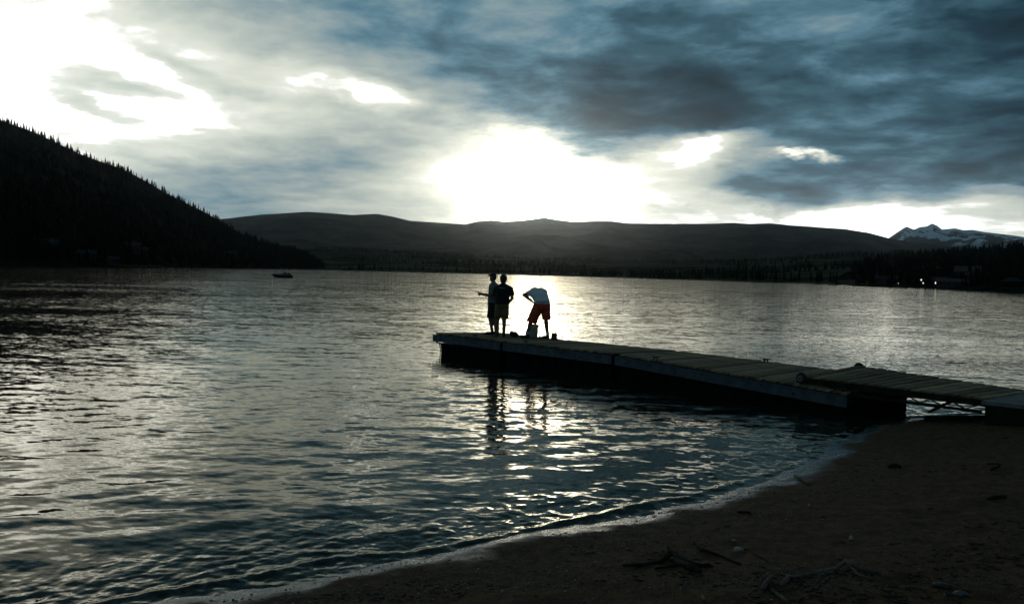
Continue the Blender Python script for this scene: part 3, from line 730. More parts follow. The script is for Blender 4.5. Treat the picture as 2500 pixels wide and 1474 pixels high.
def plank_tint():
    m = MAT['plank']; b = NB(m.node_tree); p = next(n for n in m.node_tree.nodes if n.type == 'BSDF_PRINCIPLED')
    src = p.inputs['Base Color'].links[0].from_socket; r = b.node('ShaderNodeObjectInfo').outputs['Random']
    k = b.mapr(r, 0, 1, 0.45, 1.35, False); m.node_tree.links.new(b.vmath('SCALE', src, scale=k), p.inputs['Base Color'])
plank_tint()

def lay_planks(parent, s0, s1, o0, o1, zf, pitch, w, meshes, th=0.04):
    n = int((s1 - s0) / pitch)
    for k in range(n):
        s_ = s0 + (k + 0.5) * (s1 - s0) / n
        a, b = dk_pt(s_, o0, zf(s_, o0)), dk_pt(s_, o1, zf(s_, o1))
        x = (b - a).normalized(); y = (dk_pt(s_ + 0.1, o0, zf(s_ + 0.1, (o0 + o1) / 2)) - dk_pt(s_, o0, zf(s_, (o0 + o1) / 2))).normalized(); z = x.cross(-y).normalized(); y = z.cross(x)
        c = (a + b) / 2 - z * (th / 2) + x * random.uniform(-0.018, 0.018) + z * random.uniform(-0.004, 0.004)
        Mw = Matrix((x, y, z)).transposed().to_4x4(); Mw = Mw @ Matrix.Rotation(random.uniform(-0.006, 0.006), 4, 'Z'); Mw.translation = c
        o = bpy.data.objects.new('plank', random.choice(meshes)); COL.objects.link(o); place(o, parent, Mw)

PM = [plank_mesh(0.132, 2.17, 0.04, i) for i in range(4)]
SECT = [  # s0, s1, deck heights near/far at both ends, label
    (0.02, 3.08, (0.56, 0.555, 0.515, 0.52), 'outermost floating dock section, the one the anglers stand on'),
    (3.20, 7.04, (0.56, 0.575, 0.52, 0.55), 'middle floating dock section with grey planks'),
    (7.16, 12.68, (0.575, 0.37, 0.55, 0.50), 'longest floating dock section, its shore end under the gangway'),
]
def deck_z(i):
    s0, s1, h, _ = SECT[i]
    def f(s_, o_):
        t, u = (s_ - s0) / (s1 - s0), o_ / 2.2
        return (h[0] * (1 - t) + h[1] * t) * (1 - u) + (h[2] * (1 - t) + h[3] * t) * u
    return f
for i, (s0, s1, h, lab) in enumerate(SECT):
    zf = deck_z(i); e = empty('dock_section', dk_pt((s0 + s1) / 2, 1.1, 0)); tag(e, lab, 'dock', 'floating dock sections')
    base = e.location
    lay_planks(e, s0 + 0.03, s1 - 0.03, 0.02, 2.18, zf, 0.156, 0.138, PM)
    loc = lambda s_, o_, z: dk_pt(s_, o_, z) - base
    ends = (s0, s1)
    for o_, nm in ((-0.045, 'side_rail'), (2.245, 'side_rail')):
        zz = [zf(s_, max(0, min(2.2, o_))) for s_ in ends]
        rl = MB().bar(loc(s0, o_, zz[0] - 0.155), loc(s1, o_, zz[1] - 0.155), 0.035, 0.18).build(nm, MAT['steel'], e)
        MB().bar(loc(s0, o_ - 0.006, zz[0] - 0.061), loc(s1, o_ - 0.006, zz[1] - 0.061), 0.06, 0.010).build('rail_lip', MAT['alu'] if False else MAT['steel'], rl)
        if o_ < 0:
            nb = int((s1 - s0) / 0.62)
            for k in range(nb):
                t = (k + 0.5) / nb; s_ = s0 + (s1 - s0) * t; z = zz[0] * (1 - t) + zz[1] * t - 0.155 + (0.035 if k % 2 else -0.01)
                MB().tube([loc(s_, o_ - 0.017, z), loc(s_, o_ - 0.032, z)], 0.022, 6).build('bolt', MAT['bolt'], rl)
    for o_ in (0.06, 1.1, 2.14):                                            # joists under the planks
        zz = [zf(s_, o_) for s_ in ends]
        MB().bar(loc(s0 + 0.04, o_, zz[0] - 0.125), loc(s1 - 0.04, o_, zz[1] - 0.125), 0.09, 0.15).build('joist', MAT['dark_wood'], e)
    for s_ in ends:
        q = s_ + (0.02 if s_ == s0 else -0.02)
        MB().bar(loc(q, 0.0, zf(s_, 0) - 0.14), loc(q, 2.2, zf(s_, 2.2) - 0.14), 0.05, 0.16).build('end_beam', MAT['dark_wood'], e)
    a0 = s0 + (0.30 if i == 0 else 0.06); nf = 3 if i == 2 else 2; ln = (s1 - 0.06 - a0) / nf
    for k in range(nf):                                                     # black floats
        u0, u1 = a0 + k * ln + 0.02, a0 + (k + 1) * ln - 0.02
        top = lambda s_, o_: zf(s_, o_) - (0.29 if i == 0 else 0.215)
        P8 = [loc(u0, 0.04, -0.25), loc(u1, 0.04, -0.25), loc(u1, 2.16, -0.25), loc(u0, 2.16, -0.25), loc(u0, 0.0, top(u0, 0)), loc(u1, 0.0, top(u1, 0)), loc(u1, 2.2, top(u1, 2.2)), loc(u0, 2.2, top(u0, 2.2))]
        fl = MB().hexa(P8).build('float', MAT['black'], e)
        for m_ in range(1, 4):
            s_ = u0 + (u1 - u0) * m_ / 4; MB().bar(loc(s_, -0.012, 0.02), loc(s_, -0.012, top(s_, 0) - 0.01), 0.03, 0.03).build('rib', MAT['black'], fl)
    if i == 0:
        MB().bar(loc(0.9, 0.06, zf(0.9, 0) - 0.25), loc(3.0, 0.06, zf(3, 0) - 0.25), 0.08, 0.1).build('spacer', MAT['dark_wood'], e)
        fr = MB(); z0 = 0.40
        for o_ in (0.05, 2.1):
            fr.bar(loc(0.06, o_, z0), loc(0.06, o_, 0.26), 0.035); fr.bar(loc(0.05, o_, 0.27), loc(0.95, o_, 0.272), 0.03)
            fr.bar(loc(0.08, o_, 0.275), loc(0.30, o_, z0), 0.016); fr.bar(loc(0.52, o_, 0.275), loc(0.30, o_, z0), 0.016); fr.bar(loc(0.55, o_, 0.275), loc(0.78, o_, z0), 0.016)
        fr.build('end_truss', MAT['bolt'], e)
        for m_ in range(2): MB().tube([loc(0.2, 0.04 + 0.03 * m_, 0.26), loc(0.27, 0.03, 0.16), loc(0.30, 0.02, 0.06), loc(0.28, 0.02, -0.1)], 0.012, 6).build('mooring_line', MAT['drift_dark'], e)
    def cleat(s_, o_):
        z = zf(s_, o_); mb = MB(); c = loc(s_, o_, z); dv = DD
        for q in (-0.045, 0.045): mb.tube([c + dv * q - Vector((0, 0, 0.01)), c + dv * q * 0.9 + Vector((0, 0, 0.05))], 0.014, 6)
        mb.tube([c - dv * 0.13 + Vector((0, 0, 0.065)), c - dv * 0.06 + Vector((0, 0, 0.055)), c + dv * 0.06 + Vector((0, 0, 0.055)), c + dv * 0.13 + Vector((0, 0, 0.065))], [0.008, 0.015, 0.015, 0.008], 6)
        mb.build('cleat', MAT['bolt'], e)
    for s_, o_ in (((1.75, 0.12),) if i == 0 else ((3.9, 0.10),) if i == 1 else ((9.55, 2.08), (8.2, 0.1))): cleat(s_, o_)
for s_, lab in ((3.14, 'pair of hinges joining the outer and middle dock sections'), (7.10, 'pair of hinges joining the middle and longest dock sections')):
    z = deck_z(1)(s_, 1.1) - 0.10; e = bpy.data.objects['dock_section.001']; hb = dk_pt(s_, 1.1, z) - e.location
    for o_ in (0.25, 1.95):
        MB().bar(hb + NN * (o_ - 1.1) - DD * 0.12, hb + NN * (o_ - 1.1) + DD * 0.12, 0.16, 0.03).build('hinge_plate', MAT['bolt'], e)

# ------------------------------------------------------------------ gangway
gz = lambda s_, o_: (0.555 + (s_ - 11.65) * -0.002) * (1 - (o_ - 0.15) / 1.9) + (0.66 - (s_ - 11.65) * 0.042) * (o_ - 0.15) / 1.9
gang = empty('gangway', dk_pt(13.2, 1.1, 0)); tag(gang, 'plank gangway on small wheels bridging from the shore block to the dock', 'gangway')
gb = gang.location; gl_ = lambda s_, o_, z: dk_pt(s_, o_, z) - gb
PM2 = [plank_mesh(0.168, 1.92, 0.04, 20 + i) for i in range(3)]
lay_planks(gang, 11.66, 14.86, 0.15, 2.05, gz, 0.190, 0.18, PM2)
for o_ in (0.12, 2.08):
    f_ = lambda s_: gz(s_, min(max(o_, .15), 2.05))
    MB().bar(gl_(11.6, o_, f_(11.6) - 0.075), gl_(14.9, o_, f_(14.9) - 0.075), 0.05, 0.10).build('side_beam', MAT['dark_wood'], gang)
    MB().bar(gl_(12.2, o_, f_(12.2) - 0.215), gl_(14.82, o_, f_(14.82) - 0.215), 0.04, 0.045).build('bottom_chord', MAT['dark_wood'], gang)
    n = 14
    for k in range(n):
        u0, u1 = 12.25 + 2.5 * k / n, 12.25 + 2.5 * (k + 1) / n; zt, zb = -0.12, -0.20
        a, b = (zb, zt) if k % 2 else (zt, zb)
        MB().bar(gl_(u0, o_, f_(u0) + a), gl_(u1, o_, f_(u1) + b), 0.016).build('web_bar', MAT['dark_wood'], gang)
    zc = deck_z(2)(11.68, o_) + 0.105
    wh = MB().tube([gl_(11.68, o_ - 0.05, zc) if o_ < 1 else gl_(11.68, o_ - 0.03, zc), gl_(11.68, o_ + 0.03, zc) if o_ < 1 else gl_(11.68, o_ + 0.05, zc)], 0.055, 16).build('wheel', MAT['rim'], gang)
    tb = MB(); ring = []; c = gl_(11.68, o_, zc)
    for a in range(25): q = 2 * math.pi * a / 24; ring.append(c + DD * 0.075 * math.cos(q) + Vector((0, 0, 1)) * 0.075 * math.sin(q))
    tb.tube(ring, 0.032, 8, False).build('tyre', MAT['rubber'], wh, True)
    MB().tube([gl_(11.68, o_ - 0.075, zc), gl_(11.68, o_ + 0.075, zc)], 0.016, 8).build('axle', MAT['bolt'], wh)
MB().tube([gl_(14.05, 0.9, 0.46), gl_(14.0, 0.85, 0.33), gl_(13.82, 0.75, 0.20), gl_(13.72, 0.7, 0.13)], [0.02, 0.022, 0.03, 0.016], 6).build('hanging_chain', MAT['bolt'], gang)

ab = empty('abutment', dk_pt(15.7, 1.1, 0.1)); tag(ab, 'dark block on the beach carrying the shore end of the gangway', 'abutment')
q_ = ab.location; al = lambda s_, o_, z: dk_pt(s_, o_, z) - q_
bm_ = MB().hexa([al(14.93, -0.05, -0.4), al(16.9, -0.05, -0.4), al(16.9, 2.3, -0.4), al(14.93, 2.3, -0.4), al(14.93, -0.02, 0.47), al(16.9, -0.02, 0.5), al(16.9, 2.25, 0.5), al(14.93, 2.25, 0.47)]).build('block', MAT['dark_wood'], ab)
MB().hexa([al(14.89, -0.06, 0.475), al(17.0, -0.06, 0.505), al(17.0, 2.3, 0.505), al(14.89, 2.3, 0.475), al(14.89, -0.06, 0.535), al(17.0, -0.06, 0.56), al(17.0, 2.3, 0.56), al(14.89, 2.3, 0.535)]).build('top_slab', MAT['concrete'], ab)
for k in range(3): MB().bar(al(14.92, 0.3 + k * 0.8, 0.1), al(14.86, 0.3 + k * 0.8, 0.1), 0.16, 0.2).build('bracket', MAT['bolt'], ab)
# old timber lying in the shallows under the gangway
tp = dk_pt(14.6, 0.9, 0.10); MB().tube([tp + Vector((-0.9, 0.25, -0.06)), tp, tp + Vector((0.8, -0.3, 0.06))], [0.09, 0.1, 0.09], 8, True, 0.15).build('sunken_log', MAT['drift_dark'])
tag(bpy.data.objects['sunken_log'], 'dark log lying at the water line under the gangway', 'log')

# ------------------------------------------------------------------ people
def remesh(name, mb, voxel, smooth=6, mat=None, parent=None):
    me = mb.mesh(name); o = bpy.data.objects.new('tmp', me); COL.objects.link(o)
    r = o.modifiers.new('r', 'REMESH'); r.mode = 'VOXEL'; r.voxel_size = voxel; r.use_smooth_shade = True
    s_ = o.modifiers.new('s', 'SMOOTH'); s_.factor = 0.5; s_.iterations = smooth
    dg = bpy.context.evaluated_depsgraph_get(); ev = o.evaluated_get(dg); m2 = bpy.data.meshes.new_from_object(ev); m2.name = name
    bpy.data.objects.remove(o); bpy.data.meshes.remove(me); m2.materials.clear()
    return link(name, m2, mat, parent)
def cap(mb, a, b, ra, rb, n=12): mb.tube([a, b], [ra, rb], n); mb.ball(a, ra, n, 8); mb.ball(b, rb, n, 8); return mb
def chain(mb, pts, rads):
    for (a, b), (ra, rb) in zip(zip(pts[:-1], pts[1:]), zip(rads[:-1], rads[1:])): cap(mb, a, b, ra, rb)
    return mb
def hand(mb, wrist, d, palm_n, curl=0.9, side=1):
    """palm, four unequal curled fingers, and a thumb leaving the side of the palm"""
    d, n = Vector(d).normalized(), Vector(palm_n).normalized(); s_ = d.cross(n) * side; w = Vector(wrist)
    for k, q in enumerate((-0.03, -0.01, 0.01, 0.03)):
        a = w + d * 0.02 + s_ * q; b = w + d * (0.09 - abs(k - 1.2) * 0.005) + s_ * q; cap(mb, a, b, 0.017, 0.012, 8)
        l = (0.036, 0.042, 0.039, 0.030)[k]; c = b + (d * math.cos(curl) + n * math.sin(curl)) * l; e_ = c + (d * math.cos(curl * 2) + n * math.sin(curl * 2)) * l * 0.8
        cap(mb, b, c, 0.0105, 0.0095, 8); cap(mb, c, e_, 0.0095, 0.008, 8)
    t0 = w + d * 0.03 - s_ * 0.035; t1 = t0 + (d * 0.6 - s_ * 0.6 + n * 0.5).normalized() * 0.04; t2 = t1 + (d * 0.8 + n * 0.5).normalized() * 0.032
    cap(mb, t0, t1, 0.014, 0.011, 8); cap(mb, t1, t2, 0.011, 0.009, 8)
def head(mb, c, look, tilt=0.0, r=0.086, h=0.116):
    c, f_ = Vector(c), Vector(look).normalized(); u = Vector((0, 0, 1)); u = (u - f_ * u.dot(f_)).normalized(); s_ = f_.cross(u)
    mb.ball(c + f_ * -0.008, (r * 1.05, r * 1.05, h * 0.92), 16, 12); mb.ball(c + f_ * 0.018 - u * 0.052, (r * 0.78, r * 0.78, h * 0.62), 14, 10)
    cap(mb, c + f_ * 0.078 + u * 0.012, c + f_ * 0.098 - u * 0.022, 0.010, 0.014, 8)                  # nose
    for q in (-1, 1):
        mb.ball(c + s_ * q * r * 1.06 - u * 0.005, (0.016, 0.016, 0.030), 8, 6)                          # ears
        mb.ball(c + f_ * 0.074 + s_ * q * 0.030 + u * 0.028, (0.018, 0.016, 0.009), 8, 5)                # brows
        mb.ball(c + f_ * 0.072 + s_ * q * 0.030 + u * 0.008, 0.012, 8, 6)                                # eyes
    mb.ball(c + f_ * 0.082 - u * 0.050, (0.022, 0.016, 0.009), 8, 5); mb.ball(c + f_ * 0.070 - u * 0.085, (0.026, 0.022, 0.02), 8, 6)   # mouth, chin
def shoe(parent, heel, d, ln=0.28):
    d = Vector(d).normalized(); h = Vector(heel); mb = MB()
    cap(mb, h + Vector((0, 0, 0.045)), h + d * ln * 0.45 + Vector((0, 0, 0.045)), 0.042, 0.044); cap(mb, h + d * ln * 0.45 + Vector((0, 0, 0.045)), h + d * ln * 0.82 + Vector((0, 0, 0.032)), 0.044, 0.032); cap(mb, h + Vector((0, 0, 0.04)), h + d * 0.02 + Vector((0, 0, 0.09)), 0.042, 0.04)
    return remesh('shoe', mb, 0.010, 4, MAT['shoe'], parent)

V3 = lambda *a: Vector(a)
# --- angler in the cap, side on, holding the rod
zA = deck_z(0)(1.0, 1.25)
LM = empty('person', (-0.55, 25.0, zA)); tag(LM, 'person in a cap and patterned short-sleeved shirt holding the fishing rod', 'person')
b = MB(); head(b, (0.0, 0, 1.615), (-1, 0.35, 0)); cap(b, (0.02, 0, 1.40), (0.005, 0, 1.54), 0.062, 0.055)
chain(b, [V3(0.02, 0, 0.92), V3(0.02, 0, 1.12), V3(0.025, 0, 1.34)], [0.135, 0.125, 0.135]); chain(b, [V3(0.02, -0.14, 1.37), V3(0.02, 0.14, 1.37)], [0.075, 0.075])
chain(b, [V3(0.01, -0.18, 1.36), V3(-0.05, -0.22, 1.09), V3(-0.30, -0.16, 1.135)], [0.056, 0.044, 0.030]); hand(b, (-0.31, -0.155, 1.137), (-1, 0.2, 0.25), (0.1, 0.1, 1), 1.1)
chain(b, [V3(0.01, 0.18, 1.36), V3(-0.08, 0.24, 1.10), V3(-0.32, 0.08, 1.15)], [0.056, 0.044, 0.030]); hand(b, (-0.33, 0.07, 1.15), (-1, -0.4, 0.1), (0.1, -0.2, 1), 1.1, -1)
chain(b, [V3(0.0, -0.09, 0.86), V3(-0.05, -0.10, 0.46), V3(0.015, -0.10, 0.07)], [0.088, 0.060, 0.038]); b.ball((-0.0, -0.1, 0.33), (0.058, 0.055, 0.11), 10, 8); chain(b, [V3(0.015, -0.10, 0.05), V3(-0.12, -0.11, 0.03)], [0.035, 0.028])
chain(b, [V3(0.03, 0.09, 0.86), V3(0.06, 0.11, 0.46), V3(0.12, 0.11, 0.07)], [0.088, 0.060, 0.038]); chain(b, [V3(0.12, 0.11, 0.05), V3(-0.02, 0.12, 0.03)], [0.035, 0.028])
remesh('body', b, 0.009, 5, MAT['skin'], LM)
b = MB(); chain(b, [V3(0.02, 0, 1.00), V3(0.02, 0, 1.15), V3(0.025, 0, 1.33)], [0.150, 0.148, 0.150]); b.tube([(0.02, 0, 0.87), (0.02, 0, 1.02)], [0.168, 0.155], 16); chain(b, [V3(0.02, -0.15, 1.37), V3(0.02, 0.15, 1.37)], [0.085, 0.085])
b.tube([(0.012, -0.175, 1.38), (-0.02, -0.215, 1.16)], [0.080, 0.082], 14); b.tube([(0.012, 0.175, 1.38), (-0.04, 0.225, 1.16)], [0.080, 0.082], 14); cap(b, (0.02, 0, 1.40), (0.015, 0, 1.46), 0.085, 0.075)
remesh('shirt', b, 0.012, 3, MAT['patterned_shirt'], LM)
b = MB(); cap(b, (0.02, 0, 0.86), (0.02, 0, 0.90), 0.155, 0.15); b.tube([(0.0, -0.085, 0.90), (-0.045, -0.10, 0.47)], [0.115, 0.108], 16); b.tube([(0.03, 0.085, 0.90), (0.06, 0.11, 0.47)], [0.115, 0.108], 16)
remesh('shorts', b, 0.012, 2, MAT['black_cloth'], LM)
b = MB(); b.ball((0.0, 0, 1.665), (0.098, 0.095, 0.085), 16, 10); br = Vector((-1, 0.35, 0)).normalized(); b.tube([V3(0, 0, 1.672) + br * 0.05, V3(0, 0, 1.668) + br * 0.11, V3(0, 0, 1.660) + br * 0.175], [0.03, 0.03, 0.012], 10)
remesh('cap', b, 0.009, 2, MAT['black_cloth'], LM)
b = MB(); b.ball((0.03, -0.012, 1.605), (0.082, 0.086, 0.075), 14, 10); remesh('hair', b, 0.01, 2, MAT['hair'], LM)
shoe(LM, (0.04, -0.10, 0), (-1, -0.05, 0)); shoe(LM, (0.15, 0.11, 0), (-1, 0.1, 0))
rod = empty('fishing_rod', (-0.55 - 0.35, 25.0 - 0.1, zA + 1.17)); tag(rod, 'thin dark fishing rod pointing left over the water', 'rod')
rdv = Vector((-0.60, 0.72, 0.16)).normalized()
MB().tube([rdv * 0.12, rdv * 0.6, rdv * 1.0 + V3(0, 0, -0.005), rdv * 1.3 + V3(0, 0, -0.02)], [0.009, 0.007, 0.004, 0.002], 6).build('blank', MAT['rod'], rod)
MB().tube([rdv * -0.22, rdv * 0.12], [0.016, 0.015], 8).build('grip', MAT['cork'], rod)
rl = MB().ball(rdv * 0.04 + V3(0, 0, -0.06), (0.035, 0.03, 0.032), 10, 7).build('reel', MAT['rod'], rod); MB().tube([rdv * 0.04 + V3(0.03, -0.03, -0.06), rdv * 0.04 + V3(0.03, -0.075, -0.075)], 0.008, 6).build('crank', MAT['alu'], rl)
for q in (0.5, 0.8, 1.1): MB().tube([rdv * q, rdv * q + V3(0, 0, -0.035)], 0.004, 5).build('line_guide', MAT['rod'], rod)

# --- watcher in black shirt and khaki shorts, back to the camera
zB = deck_z(0)(1.85, 0.95)
MM = empty('person', (-0.255, 24.14, zB)); tag(MM, 'person seen from behind in black T-shirt and khaki shorts', 'person')
b = MB(); head(b, (0.01, 0.02, 1.575), (0.05, 1, -0.05)); cap(b, (0.01, 0, 1.38), (0.01, 0.01, 1.50), 0.062, 0.056)
chain(b, [V3(-0.02, 0.01, 0.90), V3(-0.01, 0.02, 1.10), V3(0, 0.03, 1.28)], [0.125, 0.12, 0.115]); chain(b, [V3(-0.16, 0, 1.315), V3(0.0, 0, 1.39), V3(0.17, 0, 1.315)], [0.07, 0.06, 0.07])
chain(b, [V3(0.20, 0, 1.33), V3(0.265, -0.02, 1.06), V3(0.17, 0.12, 0.94)], [0.056, 0.045, 0.032]); hand(b, (0.165, 0.13, 0.935), (-0.6, 0.6, -0.4), (-0.3, -0.6, 0), 1.0)
chain(b, [V3(-0.19, 0, 1.33), V3(-0.225, 0.06, 1.06), V3(-0.12, 0.19, 0.98)], [0.056, 0.045, 0.032]); hand(b, (-0.115, 0.2, 0.975), (0.6, 0.6, -0.2), (0.3, -0.6, 0), 1.0, -1)
chain(b, [V3(-0.10, 0, 0.86), V3(-0.14, 0, 0.46), V3(-0.12, 0.0, 0.07)], [0.09, 0.062, 0.040]); b.ball((-0.135, -0.012, 0.33), (0.058, 0.062, 0.11), 10, 8); chain(b, [V3(-0.12, 0, 0.05), V3(-0.13, 0.13, 0.03)], [0.035, 0.028])
chain(b, [V3(0.06, 0, 0.86), V3(0.055, 0.02, 0.46), V3(0.05, 0.0, 0.07)], [0.09, 0.062, 0.040]); b.ball((0.057, -0.002, 0.33), (0.056, 0.062, 0.11), 10, 8); chain(b, [V3(0.05, 0, 0.05), V3(0.06, 0.13, 0.03)], [0.035, 0.028])
remesh('body', b, 0.009, 5, MAT['skin'], MM)
b = MB(); 
for x in (-0.06, 0.05): chain(b, [V3(x, 0, 1.0), V3(x, 0, 1.15), V3(x * 1.25, 0, 1.29)], [0.145, 0.145, 0.145])
b.tube([(-0.06, 0, 0.89), (-0.05, 0, 1.02)], [0.152, 0.15], 16); b.tube([(0.045, 0, 0.89), (0.045, 0, 1.02)], [0.150, 0.148], 16); chain(b, [V3(-0.165, 0, 1.315), V3(0, 0, 1.40), V3(0.175, 0, 1.315)], [0.082, 0.075, 0.082])
b.tube([(0.19, 0, 1.335), (0.252, -0.01, 1.13)], [0.078, 0.085], 14); b.tube([(-0.18, 0, 1.335), (-0.215, 0.04, 1.11)], [0.078, 0.085], 14); cap(b, (0.01, 0, 1.38), (0.01, 0, 1.42), 0.085, 0.075)
sh = remesh('shirt', b, 0.012, 3, MAT['black_shirt'], MM)
pr = MB()
for k, (x, w_, h_) in enumerate([(-0.085, 0.022, 0.018), (-0.052, 0.016, 0.012), (-0.03, 0.012, 0.010), (-0.01, 0.016, 0.012), (0.012, 0.012, 0.010), (0.032, 0.014, 0.012), (0.054, 0.014, 0.011)]):
    pr.box((x, -0.152 - 0.02 * (1 - (x / 0.1) ** 2) * 0.3, 1.335 - 0.05 * (x + 0.08)), (w_, 0.05, h_))
pr.build('shirt_print', MAT['print'], sh)
b = MB(); cap(b, (-0.07, 0, 0.86), (0.04, 0, 0.86), 0.14, 0.14); b.tube([(-0.085, 0, 0.92), (-0.145, 0, 0.485)], [0.122, 0.094], 16); b.tube([(0.055, 0, 0.92), (0.075, 0, 0.48)], [0.122, 0.098], 16)
remesh('shorts', b, 0.012, 2, MAT['khaki'], MM)
b = MB(); b.ball((0.008, -0.005, 1.60), (0.102, 0.104, 0.108), 16, 12); b.ball((0.008, -0.045, 1.53), (0.088, 0.055, 0.08), 12, 8); remesh('hair', b, 0.009, 2, MAT['hair'], MM)
shoe(MM, (-0.12, -0.06, 0), (-0.25, 1, 0)); shoe(MM, (0.05, -0.06, 0), (0.12, 1, 0))

# --- man bending over the bucket in white shirt and red shorts
zC = deck_z(0)(2.6, 1.6)
RM = empty('person', (0.80, 23.95, zC)); tag(RM, 'person in white T-shirt and red shorts bending over the bucket', 'person')
b = MB(); head(b, (-0.16, 0.62, 1.10), (-0.1, 0.35, -1), 0, 0.078, 0.1); cap(b, (-0.10, 0.44, 1.22), (-0.14, 0.55, 1.14), 0.065, 0.058)
chain(b, [V3(0.02, 0.03, 0.95), V3(-0.03, 0.18, 1.10), V3(-0.10, 0.36, 1.21)], [0.12, 0.12, 0.12]); chain(b, [V3(-0.27, 0.36, 1.22), V3(0.08, 0.40, 1.24)], [0.07, 0.07])
chain(b, [V3(-0.30, 0.36, 1.21), V3(-0.47, 0.30, 1.16), V3(-0.27, 0.36, 1.005)], [0.062, 0.054, 0.040]); hand(b, (-0.262, 0.362, 1.0), (0.6, 0.2, -0.6), (0.4, 0.3, 0.3), 0.7)
chain(b, [V3(0.10, 0.40, 1.22), V3(0.05, 0.55, 0.95), V3(-0.14, 0.52, 0.80)], [0.056, 0.046, 0.032]); hand(b, (-0.15, 0.52, 0.795), (-0.7, 0, -0.5), (-0.2, 0.3, 0.3), 0.7, -1)
chain(b, [V3(-0.10, 0.02, 0.90), V3(-0.27, 0.05, 0.47), V3(-0.385, 0.0, 0.08)], [0.10, 0.064, 0.040]); b.ball((-0.31, 0.01, 0.34), (0.058, 0.064, 0.11), 10, 8); chain(b, [V3(-0.385, 0, 0.05), V3(-0.48, 0.09, 0.03)], [0.035, 0.028])
chain(b, [V3(0.12, 0.02, 0.90), V3(0.135, 0.07, 0.48), V3(0.185, 0.0, 0.08)], [0.10, 0.064, 0.040]); b.ball((0.155, 0.015, 0.34), (0.056, 0.064, 0.11), 10, 8); chain(b, [V3(0.185, 0, 0.05), V3(0.17, 0.13, 0.03)], [0.035, 0.028])
remesh('body', b, 0.009, 5, MAT['skin'], RM)
b = MB()
for q in (-0.07, 0.06): chain(b, [V3(0.02 + q, 0.03, 0.99), V3(-0.03 + q, 0.17, 1.13), V3(-0.10 + q * 1.3, 0.35, 1.23)], [0.148, 0.155, 0.150])
b.tube([(-0.03, -0.01, 0.935), (-0.04, 0.06, 1.04)], [0.165, 0.162], 16); b.tube([(0.075, -0.01, 0.935), (0.065, 0.06, 1.04)], [0.160, 0.158], 16)
chain(b, [V3(-0.27, 0.36, 1.23), V3(0.08, 0.40, 1.25)], [0.088, 0.088]); b.tube([(-0.27, 0.37, 1.23), (-0.40, 0.325, 1.185)], [0.088, 0.078], 14); b.tube([(0.08, 0.40, 1.25), (0.075, 0.49, 1.06)], [0.088, 0.085], 14)
remesh('shirt', b, 0.012, 3, MAT['white_shirt'], RM)
b = MB(); cap(b, (-0.03, 0.01, 0.86), (0.085, 0.01, 0.86), 0.15, 0.145); b.tube([(-0.07, 0.01, 0.93), (-0.26, 0.04, 0.43)], [0.14, 0.142], 18); b.tube([(0.11, 0.01, 0.93), (0.14, 0.06, 0.52)], [0.13, 0.118], 18)
remesh('shorts', b, 0.012, 2, MAT['red_cloth'], RM)
MB().tube([(-0.19, 0.13, 0.88), (-0.30, 0.155, 0.64), (-0.395, 0.10, 0.45)], [0.012, 0.016, 0.016], 8).build('side_stripe', MAT['bucket'], bpy.data.objects[RM.children[-1].name])
b = MB(); b.ball((-0.165, 0.61, 1.13), (0.094, 0.10, 0.088), 14, 10); remesh('hair', b, 0.009, 2, MAT['hair'], RM)
for x, d_ in ((-0.385, (-0.75, 0.65, 0)), (0.185, (-0.1, 1, 0))):
    MB().tube([(x, 0, 0.06), (x + (0.02 if x < 0 else -0.005), 0, 0.19)], [0.050, 0.047], 12).build('sock', MAT['sock'], RM, True)
    shoe(RM, (x + (0.05 if x < 0 else 0.01), -0.05, 0), d_, 0.29)

# --- driver in the boat
DR = empty('person', BX + Vector((0.45, -0.25, 0.62)), 0); tag(DR, 'person in dark clothes sitting low in the motor boat', 'person')
b = MB(); head(b, (0.0, 0, 0.80), (-1, 0, 0)); cap(b, (0.0, 0, 0.60), (0, 0, 0.72), 0.06, 0.055); chain(b, [V3(0.05, 0, 0.18), V3(0.02, 0, 0.55)], [0.15, 0.14]); chain(b, [V3(0, -0.18, 0.57), V3(0, 0.18, 0.57)], [0.07, 0.07])
for q in (-1, 1):
    chain(b, [V3(0, 0.2 * q, 0.56), V3(-0.12, 0.24 * q, 0.32), V3(-0.36, 0.14 * q, 0.40)], [0.055, 0.045, 0.032]); hand(b, (-0.37, 0.14 * q, 0.40), (-1, 0, 0), (0, 0, -1), 1.0, q)
    chain(b, [V3(0.05, 0.1 * q, 0.16), V3(-0.38, 0.12 * q, 0.18), V3(-0.42, 0.12 * q, -0.2)], [0.085, 0.062, 0.045])
remesh('body', b, 0.012, 4, MAT['black_cloth'], DR)

# ------------------------------------------------------------------ things on the dock
def dz(x, y):
    v = Vector((x, y, 0)) - P0; return deck_z(0)(v.dot(DD), v.dot(NN)) if v.dot(DD) < 3.14 else deck_z(1)(v.dot(DD), v.dot(NN))
bx, by = 0.60, 24.30; e = empty('bucket', (bx, by, dz(bx, by))); tag(e, 'pale plastic bucket on the dock behind the bending person', 'bucket')
MB().lathe([(0.10, 0.0), (0.125, 0.005), (0.145, 0.33), (0.152, 0.335), (0.152, 0.36), (0.143, 0.365), (0.138, 0.34), (0.118, 0.02)], 24).build('pail', MAT['bucket'], e, True)
MB().tube([(0.155 * math.cos(a), 0.155 * math.sin(a) * 0.35 - 0.11, 0.345 - 0.10 * math.sin(a)) for a in np.linspace(0, math.pi, 9)], 0.004, 6).build('handle', MAT['alu'], e)
bx, by = 0.07, 24.32; e = empty('bag', (bx, by, dz(bx, by))); tag(e, 'small black bag lying beside the feet of the person in black', 'bag')
